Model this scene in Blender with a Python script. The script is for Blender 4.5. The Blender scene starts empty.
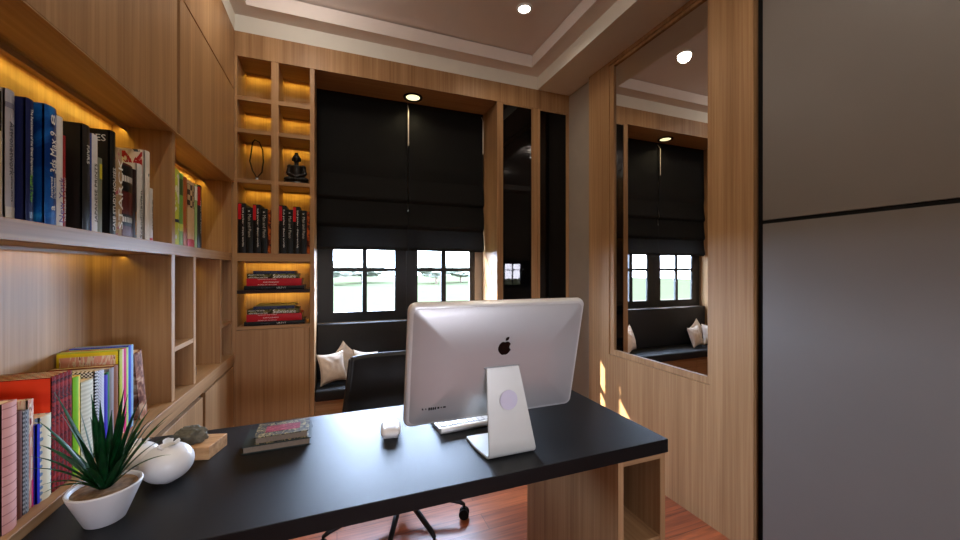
import bpy, bmesh, math, random
from mathutils import Vector, Matrix, noise
random.seed(7)
sc = bpy.context.scene
COL = sc.collection
PI = math.pi
ROOTOFF = {}

# ------------------------------------------------------------------ materials
def srgb(r, g, b):
    def f(c):
        c /= 255.0
        return c / 12.92 if c <= 0.04045 else ((c + 0.055) / 1.055) ** 2.4
    return (f(r), f(g), f(b), 1.0)

class NT:
    def __init__(s, name):
        s.m = bpy.data.materials.new(name); s.m.use_nodes = True
        s.n = s.m.node_tree.nodes; s.l = s.m.node_tree.links
        s.b = s.n['Principled BSDF']
    def add(s, t, **kw):
        n = s.n.new(t)
        for k, v in kw.items():
            setattr(n, k, v)
        return n
    def link(s, a, b): s.l.new(a, b)
    def coords(s, scale=(1, 1, 1), kind='Object', rot=(0, 0, 0), loc=(0, 0, 0)):
        tc = s.add('ShaderNodeTexCoord'); mp = s.add('ShaderNodeMapping')
        mp.inputs['Scale'].default_value = scale; mp.inputs['Rotation'].default_value = rot
        mp.inputs['Location'].default_value = loc
        s.link(tc.outputs[kind], mp.inputs[0]); return mp.outputs[0]
    def ramp(s, stops, interp='LINEAR'):
        r = s.add('ShaderNodeValToRGB'); cr = r.color_ramp; cr.interpolation = interp
        while len(cr.elements) < len(stops): cr.elements.new(0.5)
        for e, (p, c) in zip(cr.elements, stops): e.position = p; e.color = c
        return r

def plain(name, col, rough=0.5, metal=0.0, spec=None, coat=0.0):
    t = NT(name); t.b.inputs['Base Color'].default_value = col
    t.b.inputs['Roughness'].default_value = rough; t.b.inputs['Metallic'].default_value = metal
    if spec is not None: t.b.inputs['Specular IOR Level'].default_value = spec
    if coat: t.b.inputs['Coat Weight'].default_value = coat
    return t.m

def speckle(name, col, rough=0.5, scale=40, amt=0.06, bump=0.0, metal=0.0, spec=None, bscale=None):
    """paint, plaster, fabric or leather: faint tonal noise and a fine bump"""
    t = NT(name); v = t.coords()
    nz = t.add('ShaderNodeTexNoise'); nz.inputs['Scale'].default_value = scale; nz.inputs['Detail'].default_value = 4
    t.link(v, nz.inputs['Vector'])
    lo = tuple(max(0, c * (1 - amt)) for c in col[:3]) + (1,); hi = tuple(min(1, c * (1 + amt)) for c in col[:3]) + (1,)
    r = t.ramp([(0.3, lo), (0.7, hi)]); t.link(nz.outputs['Fac'], r.inputs[0]); t.link(r.outputs[0], t.b.inputs['Base Color'])
    t.b.inputs['Roughness'].default_value = rough; t.b.inputs['Metallic'].default_value = metal
    if spec is not None: t.b.inputs['Specular IOR Level'].default_value = spec
    if bump:
        n2 = t.add('ShaderNodeTexNoise'); n2.inputs['Scale'].default_value = bscale or scale * 6; n2.inputs['Detail'].default_value = 3
        t.link(v, n2.inputs['Vector'])
        bp = t.add('ShaderNodeBump'); bp.inputs['Strength'].default_value = bump; bp.inputs['Distance'].default_value = 0.002
        t.link(n2.outputs['Fac'], bp.inputs['Height']); t.link(bp.outputs[0], t.b.inputs['Normal'])
    return t.m

def wood(name, axis, dark, mid, light, rough=0.42, fine=85, seed=0.0, spec=0.2):
    """straight grained veneer, grain running along the axis"""
    t = NT(name)
    s1 = [fine] * 3; s1[axis] = 1.3
    s2 = [9] * 3; s2[axis] = 0.35
    v1 = t.coords(tuple(s1), loc=(seed, seed, seed)); v2 = t.coords(tuple(s2), loc=(seed * 2, seed, 0))
    a = t.add('ShaderNodeTexNoise'); a.inputs['Scale'].default_value = 1.0; a.inputs['Detail'].default_value = 5; a.inputs['Roughness'].default_value = 0.6
    b = t.add('ShaderNodeTexNoise'); b.inputs['Scale'].default_value = 1.0; b.inputs['Detail'].default_value = 3; b.inputs['Distortion'].default_value = 0.6
    t.link(v1, a.inputs['Vector']); t.link(v2, b.inputs['Vector'])
    mx = t.add('ShaderNodeMath', operation='MULTIPLY_ADD'); mx.inputs[1].default_value = 0.5; mx.inputs[2].default_value = 0.0
    t.link(a.outputs['Fac'], mx.inputs[0])
    m2 = t.add('ShaderNodeMath', operation='MULTIPLY_ADD'); m2.inputs[1].default_value = 0.5
    t.link(b.outputs['Fac'], m2.inputs[0]); t.link(mx.outputs[0], m2.inputs[2])
    r = t.ramp([(0.34, dark), (0.5, mid), (0.66, light)])
    t.link(m2.outputs[0], r.inputs[0]); t.link(r.outputs[0], t.b.inputs['Base Color'])
    t.b.inputs['Roughness'].default_value = rough; t.b.inputs['Specular IOR Level'].default_value = spec
    bp = t.add('ShaderNodeBump'); bp.inputs['Strength'].default_value = 0.12; bp.inputs['Distance'].default_value = 0.001
    t.link(a.outputs['Fac'], bp.inputs['Height']); t.link(bp.outputs[0], t.b.inputs['Normal'])
    return t.m

def emis(name, col, strength):
    t = NT(name); t.b.inputs['Base Color'].default_value = (0.8, 0.8, 0.8, 1)
    t.b.inputs['Emission Color'].default_value = col; t.b.inputs['Emission Strength'].default_value = strength
    return t.m

WD, WM, WL = srgb(140, 104, 70), srgb(163, 126, 88), srgb(184, 147, 106)
M = {}
M['wood_z'] = wood('oak_veneer_upright', 2, WD, WM, WL)
M['wood_y'] = wood('oak_veneer_lengthwise', 1, WD, WM, WL, seed=3)
M['wood_x'] = wood('oak_veneer_crosswise', 0, WD, WM, WL, seed=5)
M['dark_shelf'] = wood('dark_stained_board', 0, srgb(28, 16, 12), srgb(40, 24, 18), srgb(56, 34, 24))
M['block'] = wood('light_oak_block', 0, srgb(150, 105, 66), srgb(196, 150, 104), srgb(222, 184, 140), fine=60, rough=0.5)
M['recess'] = plain('shadow_gap_brown', srgb(56, 34, 24), 0.6)
M['white_paint'] = speckle('white_ceiling_paint', srgb(226, 216, 210), 0.85, 12, 0.015)
M['cornice'] = speckle('cornice_paint', srgb(228, 225, 214), 0.8, 12, 0.015)
M['wall_paint'] = speckle('greige_wall_paint', srgb(158, 148, 136), 0.85, 10, 0.03, 0.1)
M['desk'] = speckle('black_grained_desktop', srgb(5, 5, 5), 0.40, 60, 0.1, 0.25, bscale=700, spec=0.36)
M['closet'] = speckle('greige_matt_lacquer', srgb(112, 106, 100), 0.42, 6, 0.02, spec=0.5)
M['black'] = plain('black_trim', srgb(6, 6, 6), 0.6, spec=0.15)
M['black_frame'] = plain('black_window_paint', srgb(9, 10, 9), 0.5)
M['blind'] = speckle('black_blind_fabric', srgb(15, 15, 14), 0.85, 90, 0.12, 0.4, bscale=900)
M['uphol'] = speckle('black_upholstery', srgb(14, 15, 18), 0.7, 90, 0.1, 0.3, bscale=700)
M['leather'] = speckle('black_chair_leather', srgb(10, 10, 12), 0.42, 60, 0.1, 0.3, bscale=500)
M['pillow'] = speckle('ivory_pillow_cloth', srgb(222, 208, 192), 0.9, 60, 0.04, 0.4, bscale=500)
M['black_glass'] = plain('black_tinted_glass', srgb(5, 5, 6), 0.02, 0, 0.4)
M['mirror'] = plain('mirror_silver', (0.80, 0.79, 0.78, 1), 0.0, 1.0)
M['alu'] = speckle('satin_aluminium', srgb(214, 212, 210), 0.38, 20, 0.01, metal=0.55)
M['alu_rim'] = speckle('polished_aluminium_rim', srgb(236, 235, 232), 0.3, 20, 0.01, metal=0.35)
M['stand'] = speckle('pale_stand_aluminium', srgb(222, 222, 214), 0.36, 20, 0.01, metal=0.3)
M['lilac_disc'] = plain('pale_lilac_disc', srgb(206, 202, 220), 0.45)
M['white_gloss'] = speckle('white_ceramic', srgb(236, 234, 232), 0.28, 15, 0.01)
M['white_matt'] = speckle('white_matt_ceramic', srgb(228, 226, 226), 0.5, 15, 0.01)
M['soil'] = speckle('pale_brown_soil', srgb(150, 122, 96), 0.95, 70, 0.35, 0.8, bscale=160)
M['steel'] = plain('dark_grey_steel', srgb(40, 40, 44), 0.35, 0.8)
M['chrome'] = plain('brushed_steel', srgb(170, 172, 176), 0.3, 0.9)
M['pages'] = speckle('paper_page_block', srgb(222, 200, 168), 0.9, 200, 0.08)
M['pages_dim'] = speckle('yellowed_page_block', srgb(138, 122, 104), 0.9, 200, 0.08)
M['white_ink'] = plain('white_lettering', srgb(235, 235, 232), 0.6)
M['black_ink'] = plain('black_lettering', srgb(24, 22, 22), 0.6)
M['bronze'] = speckle('dark_bronze', srgb(30, 27, 24), 0.42, 50, 0.2, 0.2, metal=0.4)
M['stone'] = speckle('grey_green_stone', srgb(92, 88, 74), 0.75, 22, 0.45, 0.9, bscale=60)
M['led_warm'] = emis('warm_light_strip', (1.0, 0.66, 0.16, 1), 1.0)
M['lamp_white'] = emis('white_lamp_diffuser', (1.0, 0.93, 0.86, 1), 12.0)
M['lamp_yellow'] = emis('warm_lamp_diffuser', (1.0, 0.90, 0.50, 1), 1.7)

def floor_mat():
    t = NT('red_brown_plank_floor')
    v = t.coords((1, 1, 1))
    br = t.add('ShaderNodeTexBrick'); br.offset = 0.37
    br.inputs['Scale'].default_value = 1.0; br.inputs['Brick Width'].default_value = 1.1; br.inputs['Row Height'].default_value = 0.12
    br.inputs['Mortar Size'].default_value = 0.0012; br.inputs['Mortar Smooth'].default_value = 0.2
    br.inputs['Color1'].default_value = srgb(166, 92, 56); br.inputs['Color2'].default_value = srgb(134, 70, 42); br.inputs['Mortar'].default_value = srgb(50, 26, 18)
    t.link(v, br.inputs['Vector'])
    v2 = t.coords((3.0, 45, 1))
    nz = t.add('ShaderNodeTexNoise'); nz.inputs['Scale'].default_value = 1.0; nz.inputs['Detail'].default_value = 6; nz.inputs['Distortion'].default_value = 1.2
    t.link(v2, nz.inputs['Vector'])
    r = t.ramp([(0.3, (0.45, 0.45, 0.45, 1)), (0.72, (1.35, 1.3, 1.25, 1))]); t.link(nz.outputs['Fac'], r.inputs[0])
    mx = t.add('ShaderNodeMix', data_type='RGBA', blend_type='MULTIPLY'); mx.inputs[0].default_value = 0.85
    t.link(br.outputs['Color'], mx.inputs[6]); t.link(r.outputs[0], mx.inputs[7]); t.link(mx.outputs[2], t.b.inputs['Base Color'])
    t.b.inputs['Roughness'].default_value = 0.3
    return t.m
M['floor'] = floor_mat()

def grass_mat():
    t = NT('lawn'); v = t.coords()
    nz = t.add('ShaderNodeTexNoise'); nz.inputs['Scale'].default_value = 1.4; nz.inputs['Detail'].default_value = 8
    t.link(v, nz.inputs['Vector'])
    r = t.ramp([(0.3, srgb(38, 41, 29)), (0.7, srgb(42, 44, 32))]); t.link(nz.outputs['Fac'], r.inputs[0])
    t.link(r.outputs[0], t.b.inputs['Base Color']); t.b.inputs['Roughness'].default_value = 1.0; t.b.inputs['Specular IOR Level'].default_value = 0.0
    return t.m
M['lawn'] = grass_mat()
M['crown'] = speckle('tree_leaves', srgb(104, 106, 94), 1.0, 2, 0.2, spec=0.0)
M['bark'] = speckle('tree_bark', srgb(88, 72, 56), 0.9, 4, 0.2)

def leaf_mat():
    t = NT('dark_green_leaf'); v = t.coords((60, 60, 60))
    nz = t.add('ShaderNodeTexNoise'); nz.inputs['Scale'].default_value = 1; t.link(v, nz.inputs['Vector'])
    r = t.ramp([(0.3, srgb(10, 58, 30)), (0.7, srgb(26, 104, 52))]); t.link(nz.outputs['Fac'], r.inputs[0])
    t.link(r.outputs[0], t.b.inputs['Base Color']); t.b.inputs['Roughness'].default_value = 0.38
    return t.m
M['leaf'] = leaf_mat()

def pattern(name, kind, c1, c2, scale=60, c3=None, rough=0.6, vec=(1, 1, 1)):
    """printed book covers"""
    t = NT(name); v = t.coords(vec)
    if kind == 'check':
        n = t.add('ShaderNodeTexChecker'); n.inputs['Scale'].default_value = scale
        n.inputs['Color1'].default_value = c1; n.inputs['Color2'].default_value = c2
        t.link(v, n.inputs['Vector']); t.link(n.outputs['Color'], t.b.inputs['Base Color'])
    elif kind == 'brick':
        n = t.add('ShaderNodeTexBrick'); n.inputs['Scale'].default_value = scale
        n.inputs['Color1'].default_value = c1; n.inputs['Color2'].default_value = c3 or c1; n.inputs['Mortar'].default_value = c2
        n.inputs['Mortar Size'].default_value = 0.03
        mp = t.coords(vec, rot=(PI / 2, 0, PI / 2)); t.link(mp, n.inputs['Vector']); t.link(n.outputs['Color'], t.b.inputs['Base Color'])
    elif kind == 'dots':
        n = t.add('ShaderNodeTexVoronoi'); n.inputs['Scale'].default_value = scale; n.inputs['Randomness'].default_value = 0.25
        t.link(v, n.inputs['Vector']); r = t.ramp([(0.30, c2), (0.36, c1)]); t.link(n.outputs['Distance'], r.inputs[0])
        t.link(r.outputs[0], t.b.inputs['Base Color'])
    elif kind == 'wave':
        n = t.add('ShaderNodeTexWave'); n.inputs['Scale'].default_value = scale; n.inputs['Distortion'].default_value = 2.0
        n.bands_direction = 'Z'; t.link(v, n.inputs['Vector']); r = t.ramp([(0.2, c1), (0.8, c2)]); t.link(n.outputs['Fac'], r.inputs[0])
        t.link(r.outputs[0], t.b.inputs['Base Color'])
    else:
        n = t.add('ShaderNodeTexNoise'); n.inputs['Scale'].default_value = scale; n.inputs['Detail'].default_value = 5; n.inputs['Distortion'].default_value = 1.5
        t.link(v, n.inputs['Vector'])
        st = [(0.40, c1), (0.52, c2)] + ([(0.62, c3)] if c3 else [])
        r = t.ramp(st, 'CONSTANT' if kind == 'patch' else 'LINEAR'); t.link(n.outputs['Fac'], r.inputs[0])
        t.link(r.outputs[0], t.b.inputs['Base Color'])
    t.b.inputs['Roughness'].default_value = rough; t.b.inputs['Specular IOR Level'].default_value = 0.18
    return t.m

_cc = {}
def cover_mat(r, g, b, rough=0.4):
    k = (r, g, b, rough)
    if k not in _cc: _cc[k] = speckle('cover_cloth_%d' % len(_cc), srgb(r, g, b), rough, 60, 0.05, spec=0.25)
    return _cc[k]

# ------------------------------------------------------------------ mesh helpers
class MB:
    def __init__(s): s.bm = bmesh.new()
    def box(s, x0, x1, y0, y1, z0, z1, bev=0.0, seg=2, mat=None):
        t = bmesh.new(); bmesh.ops.create_cube(t, size=1.0)
        for v in t.verts:
            v.co = Vector(((x0 + x1) / 2 + v.co.x * (x1 - x0), (y0 + y1) / 2 + v.co.y * (y1 - y0), (z0 + z1) / 2 + v.co.z * (z1 - z0)))
        if bev: bmesh.ops.bevel(t, geom=list(t.edges), offset=bev, segments=seg, affect='EDGES', profile=0.5)
        return s.merge(t, mat)
    def merge(s, t, mat=None):
        if mat is not None: t.transform(mat)
        me = bpy.data.meshes.new('tmp'); t.to_mesh(me); t.free(); s.bm.from_mesh(me); bpy.data.meshes.remove(me); return s
    def cyl(s, p0, p1, r0, r1=None, seg=20, caps=True):
        p0, p1 = Vector(p0), Vector(p1); r1 = r0 if r1 is None else r1; d = p1 - p0
        t = bmesh.new(); bmesh.ops.create_cone(t, cap_ends=caps, segments=seg, radius1=r0, radius2=r1, depth=d.length)
        q = Vector((0, 0, 1)).rotation_difference(d.normalized()).to_matrix().to_4x4()
        return s.merge(t, Matrix.Translation((p0 + p1) / 2) @ q)
    def sph(s, c, rx, ry=None, rz=None, seg=24, rings=16):
        t = bmesh.new(); bmesh.ops.create_uvsphere(t, u_segments=seg, v_segments=rings, radius=1)
        ry = rx if ry is None else ry; rz = rx if rz is None else rz
        return s.merge(t, Matrix.Translation(c) @ Matrix.Diagonal((rx, ry, rz, 1)))
    def lathe(s, prof, c=(0, 0, 0), seg=40, sy=1.0):
        t = bmesh.new(); rings = []
        for r, z in prof:
            if r < 1e-5: rings.append([t.verts.new((c[0], c[1], c[2] + z))])
            else: rings.append([t.verts.new((c[0] + r * math.cos(2 * PI * i / seg), c[1] + sy * r * math.sin(2 * PI * i / seg), c[2] + z)) for i in range(seg)])
        for a, b in zip(rings, rings[1:]):
            for i in range(seg):
                j = (i + 1) % seg
                if len(a) == 1 and len(b) == 1: continue
                if len(a) == 1: t.faces.new((a[0], b[j], b[i]))
                elif len(b) == 1: t.faces.new((a[i], a[j], b[0]))
                else: t.faces.new((a[i], a[j], b[j], b[i]))
        return s.merge(t)
    def tube(s, pts, r, seg=10, closed=False, radii=None):
        pts = [Vector(p) for p in pts]; n = len(pts); t = bmesh.new(); rings = []
        up = Vector((0, 0, 1))
        for i, p in enumerate(pts):
            if closed: d = (pts[(i + 1) % n] - pts[i - 1]).normalized()
            else: d = (pts[min(i + 1, n - 1)] - pts[max(i - 1, 0)]).normalized()
            u = up if abs(d.dot(up)) < 0.95 else Vector((0, 1, 0))
            a = d.cross(u).normalized(); b = d.cross(a).normalized(); rr = radii[i] if radii else r
            if i and not closed or (closed and i):
                # keep the frame continuous
                pa = rings_a; a = (pa - d * pa.dot(d)).normalized(); b = d.cross(a).normalized()
            rings_a = a
            rings.append([t.verts.new(p + a * rr * math.cos(2 * PI * k / seg) + b * rr * math.sin(2 * PI * k / seg)) for k in range(seg)])
        m = n if closed else n - 1
        for i in range(m):
            A, B = rings[i], rings[(i + 1) % n]
            for k in range(seg):
                t.faces.new((A[k], A[(k + 1) % seg], B[(k + 1) % seg], B[k]))
        if not closed:
            t.faces.new(rings[0][::-1]); t.faces.new(rings[-1])
        return s.merge(t)
    def poly(s, pts, ext, mat=None):
        """flat polygon extruded by the vector ext"""
        t = bmesh.new(); vs = [t.verts.new(p) for p in pts]; f = t.faces.new(vs)
        r = bmesh.ops.extrude_face_region(t, geom=[f])
        bmesh.ops.translate(t, vec=Vector(ext), verts=[g for g in r['geom'] if isinstance(g, bmesh.types.BMVert)])
        return s.merge(t, mat)

def link(name, me, parent=None, mat=None):
    o = bpy.data.objects.new(name, me)
    if mat is not None: me.materials.clear(); me.materials.append(mat)
    COL.objects.link(o)
    if parent is not None: o.parent = parent
    return o

def off_of(o):
    while o is not None:
        if o.name in ROOTOFF: return ROOTOFF[o.name]
        o = o.parent
    return Vector((0, 0, 0))

def obj(name, mb, mat, parent=None, smooth=False, local=False):
    bm = mb.bm
    bmesh.ops.recalc_face_normals(bm, faces=bm.faces)
    if parent is not None and not local:
        o3 = off_of(parent)
        if o3.length: bmesh.ops.translate(bm, vec=-o3, verts=bm.verts)
    me = bpy.data.meshes.new(name); bm.to_mesh(me); bm.free()
    if smooth is True:
        for p in me.polygons: p.use_smooth = True
    elif smooth:
        for p in me.polygons: p.use_smooth = True
        me.set_sharp_from_angle(angle=math.radians(smooth))
    return link(name, me, parent, M[mat] if isinstance(mat, str) else mat)

def thing(name, label, cat, loc=(0, 0, 0), rot=(0, 0, 0), group=None):
    o = bpy.data.objects.new(name, None); COL.objects.link(o); o.empty_display_size = 0.05
    o.location = loc; o.rotation_euler = rot; o['label'] = label; o['category'] = cat
    if group: o['group'] = group
    ROOTOFF[o.name] = Vector(loc)
    return o

def struct(name, mb, mat, smooth=False):
    o = obj(name, mb, mat, None, smooth); o['kind'] = 'structure'; return o

def tag(o, label, cat, group=None):
    o['label'] = label; o['category'] = cat
    if group: o['group'] = group
    return o

def text(name, s, size, mat, parent, mtx, width=None, local=False, ext=0.0002, shear=0.0, fit=None):
    """lettering turned into a mesh; mtx places text x (along), y (up) and z (out of the face); (0,0) is the text centre"""
    cu = bpy.data.curves.new(name, 'FONT'); cu.body = s; cu.size = size; cu.align_x = 'CENTER'; cu.align_y = 'CENTER'
    cu.extrude = ext; cu.resolution_u = 2; cu.shear = shear
    to = bpy.data.objects.new('t', cu); me = bpy.data.meshes.new_from_object(to)
    bpy.data.objects.remove(to); bpy.data.curves.remove(cu)
    bm = bmesh.new(); bm.from_mesh(me); bpy.data.meshes.remove(me)
    if fit:  # fit = (length, height)
        xs = [v.co.x for v in bm.verts]; ys = [v.co.y for v in bm.verts]
        w, h = max(xs) - min(xs), max(ys) - min(ys); cx, cy = (max(xs) + min(xs)) / 2, (max(ys) + min(ys)) / 2
        for v in bm.verts: v.co.x = (v.co.x - cx) * fit[0] / w; v.co.y = (v.co.y - cy) * fit[1] / h
    bm.transform(mtx)
    mb = MB(); mb.bm = bm
    return obj(name, mb, mat, parent, local=local)

def frame(origin, x, y):
    x, y = Vector(x), Vector(y); z = x.cross(y)
    m = Matrix((x, y, z)).transposed().to_4x4(); m.translation = Vector(origin); return m
UP_X = ((0, 0, 1), (0, -1, 0))      # on a +X face, reading bottom to top
DN_X = ((0, 0, -1), (0, 1, 0))      # on a +X face, reading top to bottom
DN_Y = ((0, 0, -1), (1, 0, 0))      # on a -Y face, reading top to bottom
RT_Y = ((1, 0, 0), (0, 0, 1))       # on a -Y face, level

# ------------------------------------------------------------------ key planes (metres)
XL, YB, XR, XW = -0.56, 2.558, 1.715, 1.748
ZTOP, ZSOF, ZCEIL = 2.664, 2.763, 2.86

# ================================================================== SETTING
struct('floor', MB().box(-0.80, 1.80, -1.55, 3.0, -0.06, 0), 'floor')
struct('wall_left', MB().box(-0.86, -0.76, -1.6, 3.0, 0, 3.0), 'wall_paint')
struct('wall_right', MB().box(1.80, 1.90, -1.6, 3.0, 0, 3.0).box(XW, 1.80, 2.14, YB, 0, ZTOP), 'wall_paint')
WB0, WB1 = 2.872, 2.95
struct('wall_back', MB().box(-0.76, -0.132, WB0, WB1, 0, 3.0).box(1.055, 1.80, WB0, WB1, 0, 3.0)
       .box(-0.132, 1.055, WB0, WB1, 0, 0.885).box(-0.132, 1.055, WB0, WB1, 1.72, 3.0), 'wall_paint')
FY = -1.5
struct('wall_front', MB().box(-0.76, -0.15, FY - .1, FY, 0, 3.0).box(1.25, 1.80, FY - .1, FY, 0, 3.0).box(-0.15, 1.25, FY - .1, FY, 0, 0.90)
       .box(-0.15, 1.25, FY - .1, FY, 1.46, 3.0).box(0.50, 0.60, FY - .1, FY, 0.90, 1.46), 'wall_paint')
# stepped tray ceiling: slab and lower ring
tx0, tx1, ty0, ty1 = -0.48, 1.352, -1.2, 2.448
cl = MB().box(-0.76, 1.80, -1.6, 3.0, ZCEIL, ZCEIL + .1)
zg, sg = 2.851, .03     # a shadow gap runs round the tray just under the slab
cl.box(-0.76, tx0, -1.6, 3.0, ZSOF, zg).box(tx1, 1.80, -1.6, 3.0, ZSOF, zg).box(tx0, tx1, -1.6, ty0, ZSOF, zg).box(tx0, tx1, ty1, 3.0, ZSOF, zg)
cl.box(-0.76, tx0 - sg, -1.6, 3.0, zg, ZCEIL).box(tx1 + sg, 1.80, -1.6, 3.0, zg, ZCEIL).box(tx0 - sg, tx1 + sg, -1.6, ty0 - sg, zg, ZCEIL).box(tx0 - sg, tx1 + sg, ty1 + sg, 3.0, zg, ZCEIL)
struct('ceiling', cl, 'white_paint')
struct('trim_1', MB().box(1.46, 1.80, -1.5, YB, ZTOP, ZSOF + .001), 'cornice')                       # dropped beam
struct('trim_2', MB().box(-0.76, 1.46, YB, 2.87, ZTOP, ZSOF + .001).box(-0.76, XL, -1.5, YB, ZTOP, ZSOF + .001), 'cornice')
# wooden bulkhead over the back units with its soffit over the window seat, and the right jamb
struct('trim_3', MB().box(-0.568, XW, YB - .002, YB + .018, 2.520, ZTOP), 'wood_z')
struct('trim_4', MB().box(-0.132, 1.116, YB + .018, 2.87, 2.520, 2.545), 'wood_x')

# windows -----------------------------------------------------------
def window(name, x0, x1, y0, y1, z0, z1, panes, zm, muntin, cols_frame):
    """frame with 2x2 panes; panes=(xa,xb,xc,xd, zlow0, zlow1, zup0, zup1)"""
    w = thing(name, '', ''); del w['label']; del w['category']; w['kind'] = 'structure'
    xa, xb, xc, xd, za, zb, zc, zd = panes
    f = MB().box(x0, xa, y0, y1, z0, z1).box(xd, x1, y0, y1, z0, z1).box(xa, xd, y0, y1, z0, za).box(xa, xd, y0, y1, zd, z1)
    obj('window_frame', f, 'black_frame', w)
    ym = (y0 + y1) / 2
    obj('muntin', MB().box(xb, xc, ym - .012, ym + .012, za, zd).box(xa, xd, ym - .0115, ym + .0115, zb, zc), 'black_frame', w)
    g = NT('window_glass') if 'wglass' not in M else None
    if g:
        tr = g.add('ShaderNodeBsdfTransparent'); gl = g.add('ShaderNodeBsdfGlossy'); gl.inputs['Roughness'].default_value = 0.0
        mixn = g.add('ShaderNodeMixShader'); fr = g.add('ShaderNodeFresnel'); fr.inputs[0].default_value = 1.2
        ge = g.add('ShaderNodeNewGeometry'); sb = g.add('ShaderNodeMath', operation='SUBTRACT'); sb.inputs[0].default_value = 1.0; g.link(ge.outputs['Backfacing'], sb.inputs[1])
        ml = g.add('ShaderNodeMath', operation='MULTIPLY'); g.link(fr.outputs[0], ml.inputs[0]); g.link(sb.outputs[0], ml.inputs[1])
        g.link(ml.outputs[0], mixn.inputs[0]); g.link(tr.outputs[0], mixn.inputs[1]); g.link(gl.outputs[0], mixn.inputs[2])
        g.link(mixn.outputs[0], g.n['Material Output'].inputs['Surface']); M['wglass'] = g.m
        m2 = g.m.copy(); m2.name = 'light_filter_window_glass'; M['wglass_filter'] = m2
        [n for n in m2.node_tree.nodes if n.type == 'BSDF_TRANSPARENT'][0].inputs[0].default_value = (.90, .80, .74, 1)  # made-up warm tint, dims and warms the light from the rear windows
    obj('pane', MB().box(xa, xd, ym - .002, ym + .002, za, zd), 'wglass' if y0 > 0 else 'wglass_filter', w)
    return w
window('window_1', -0.131, 0.495, 2.8735, 2.893, 0.885, 1.71, (-.024, .1745, .2065, .410, .955, 1.2485, 1.2765, 1.60), 0, 0, 0)
window('window_2', 0.496, 1.054, 2.8735, 2.893, 0.885, 1.71, (.583, .7705, .8105, 1.010, .955, 1.2485, 1.2765, 1.60), 0, 0, 0)
window('window_3', -0.15, 0.50, FY - .09, FY - .06, 0.90, 1.46, (.04, .20, .22, .38, .97, 1.253, 1.271, 1.38), 0, 0, 0)
window('window_4', 0.60, 1.25, FY - .09, FY - .06, 0.90, 1.46, (.68, .84, .86, 1.02, .97, 1.253, 1.271, 1.38), 0, 0, 0)

# outside -----------------------------------------------------------
struct('ground', MB().box(-60, 60, 3.2, 120, -0.45, -0.40).box(-60, 60, -60, -1.9, -0.45, -0.40), 'lawn')
def tree(x, y, h, r, label, sd):
    t = thing('tree', label, 'tree', (x, y, -0.4))
    obj('trunk', MB().cyl((x, y, -0.4), (x, y, h * .5), .16, .1, 10), 'bark', t, True)
    b = bmesh.new(); bmesh.ops.create_icosphere(b, subdivisions=4, radius=1)
    for v in b.verts:
        k = 1 + .28 * noise.noise(v.co * 2.1 + Vector((sd, 0, 0))) + .12 * noise.noise(v.co * 6 + Vector((0, sd, 0)))
        v.co = Vector((x + v.co.x * r * k, y + v.co.y * r * k, h * .62 + v.co.z * h * .42 * k))
    m = MB(); m.bm = b; obj('crown', m, 'crown', t)
tree(-0.5, 44, 2.1, 2.3, 'small rounded tree beyond the lawn, seen in the left pane of the left window', 1)
tree(3.0, 50, 2.0, 2.8, 'low spreading tree beyond the lawn, behind the left window\'s right pane', 4)
tree(11.2, 44, 2.2, 2.3, 'rounded tree beyond the lawn, seen in the left pane of the right window', 8)
tree(15.6, 48, 1.9, 2.4, 'low tree beyond the lawn, seen in the right pane of the right window', 12)

# ================================================================== LEFT WALL UNIT
def wall_cab(y0, y1, label):
    t = thing('wall_cabinet', label, 'cabinet', (-0.65, (y0 + y1) / 2, 1.774), group='wall cabinets along the left wall')
    obj('bottom_board', MB().box(-0.755, XL - .0003, y0 + .001, y1 - .001, 1.7738, 1.7768), 'wood_y', t)
    obj('body', MB().box(-0.755, XL - .020, y0 + .001, y1 - .001, 1.777, ZTOP), 'wood_y', t)
    a, b = y0 + .012, y1 - .0 if y1 > 2.5 else y1 - .014
    for z0, z1, in ((1.777, 2.310), (2.3165, ZTOP - .001)):
        obj('door', MB().box(XL - .019, XL, a, b, z0 + .0005, z1, .0012, 1), 'wood_z', t)
    obj('shadow_gap', MB().box(XL - .0195, XL - .014, y0 + .001, y1 - .001, 1.80, ZTOP - .003), 'recess', t)
wall_cab(0.925, 1.730, 'long oak wall cabinet above the standing books, nearer half of the left wall')
wall_cab(1.731, 2.556, 'oak wall cabinet above the small niche, next to the back corner')
wall_cab(0.11, 0.924, 'oak wall cabinet at the near end of the left wall')

bc = thing('bookcase', 'long oak open bookcase built into the left wall under the wall cabinets', 'bookcase', (-0.65, 1.35, .77))
XF = XL - .012
obj('back_panel', MB().box(-0.757, -0.745, 0.11, 2.555, 0.772, 1.7735), 'wood_z', bc)
obj('shelf', MB().box(-0.745, XF, 0.11, 2.555, 1.316, 1.358, .001, 1), 'wood_y', bc)
for y0, y1 in ((1.702, 1.732),):
    obj('divider', MB().box(-0.745, XF, y0, y1, 1.3582, 1.7735), 'wood_z', bc)
for y0, y1 in ((1.702, 1.732), (1.930, 1.957), (2.318, 2.345)):
    obj('divider', MB().box(-0.745, XF - .001, y0, y1, .7702, 1.3158), 'wood_z', bc)
obj('side_panel', MB().box(-0.745, XF, 2.540, 2.556, .7702, 1.3158).box(-0.745, XF, 2.540, 2.556, 1.3582, 1.7735), 'wood_z', bc)
obj('side_panel', MB().box(-0.757, XF, 0.095, 0.1095, .772, 1.7735), 'wood_z', bc)
obj('small_shelf', MB().box(-0.745, XF - .002, 1.7325, 1.9298, .950, .968), 'wood_y', bc)
obj('small_shelf', MB().box(-0.745, XF - .002, 2.3455, 2.5398, .950, .968), 'wood_y', bc)
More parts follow.
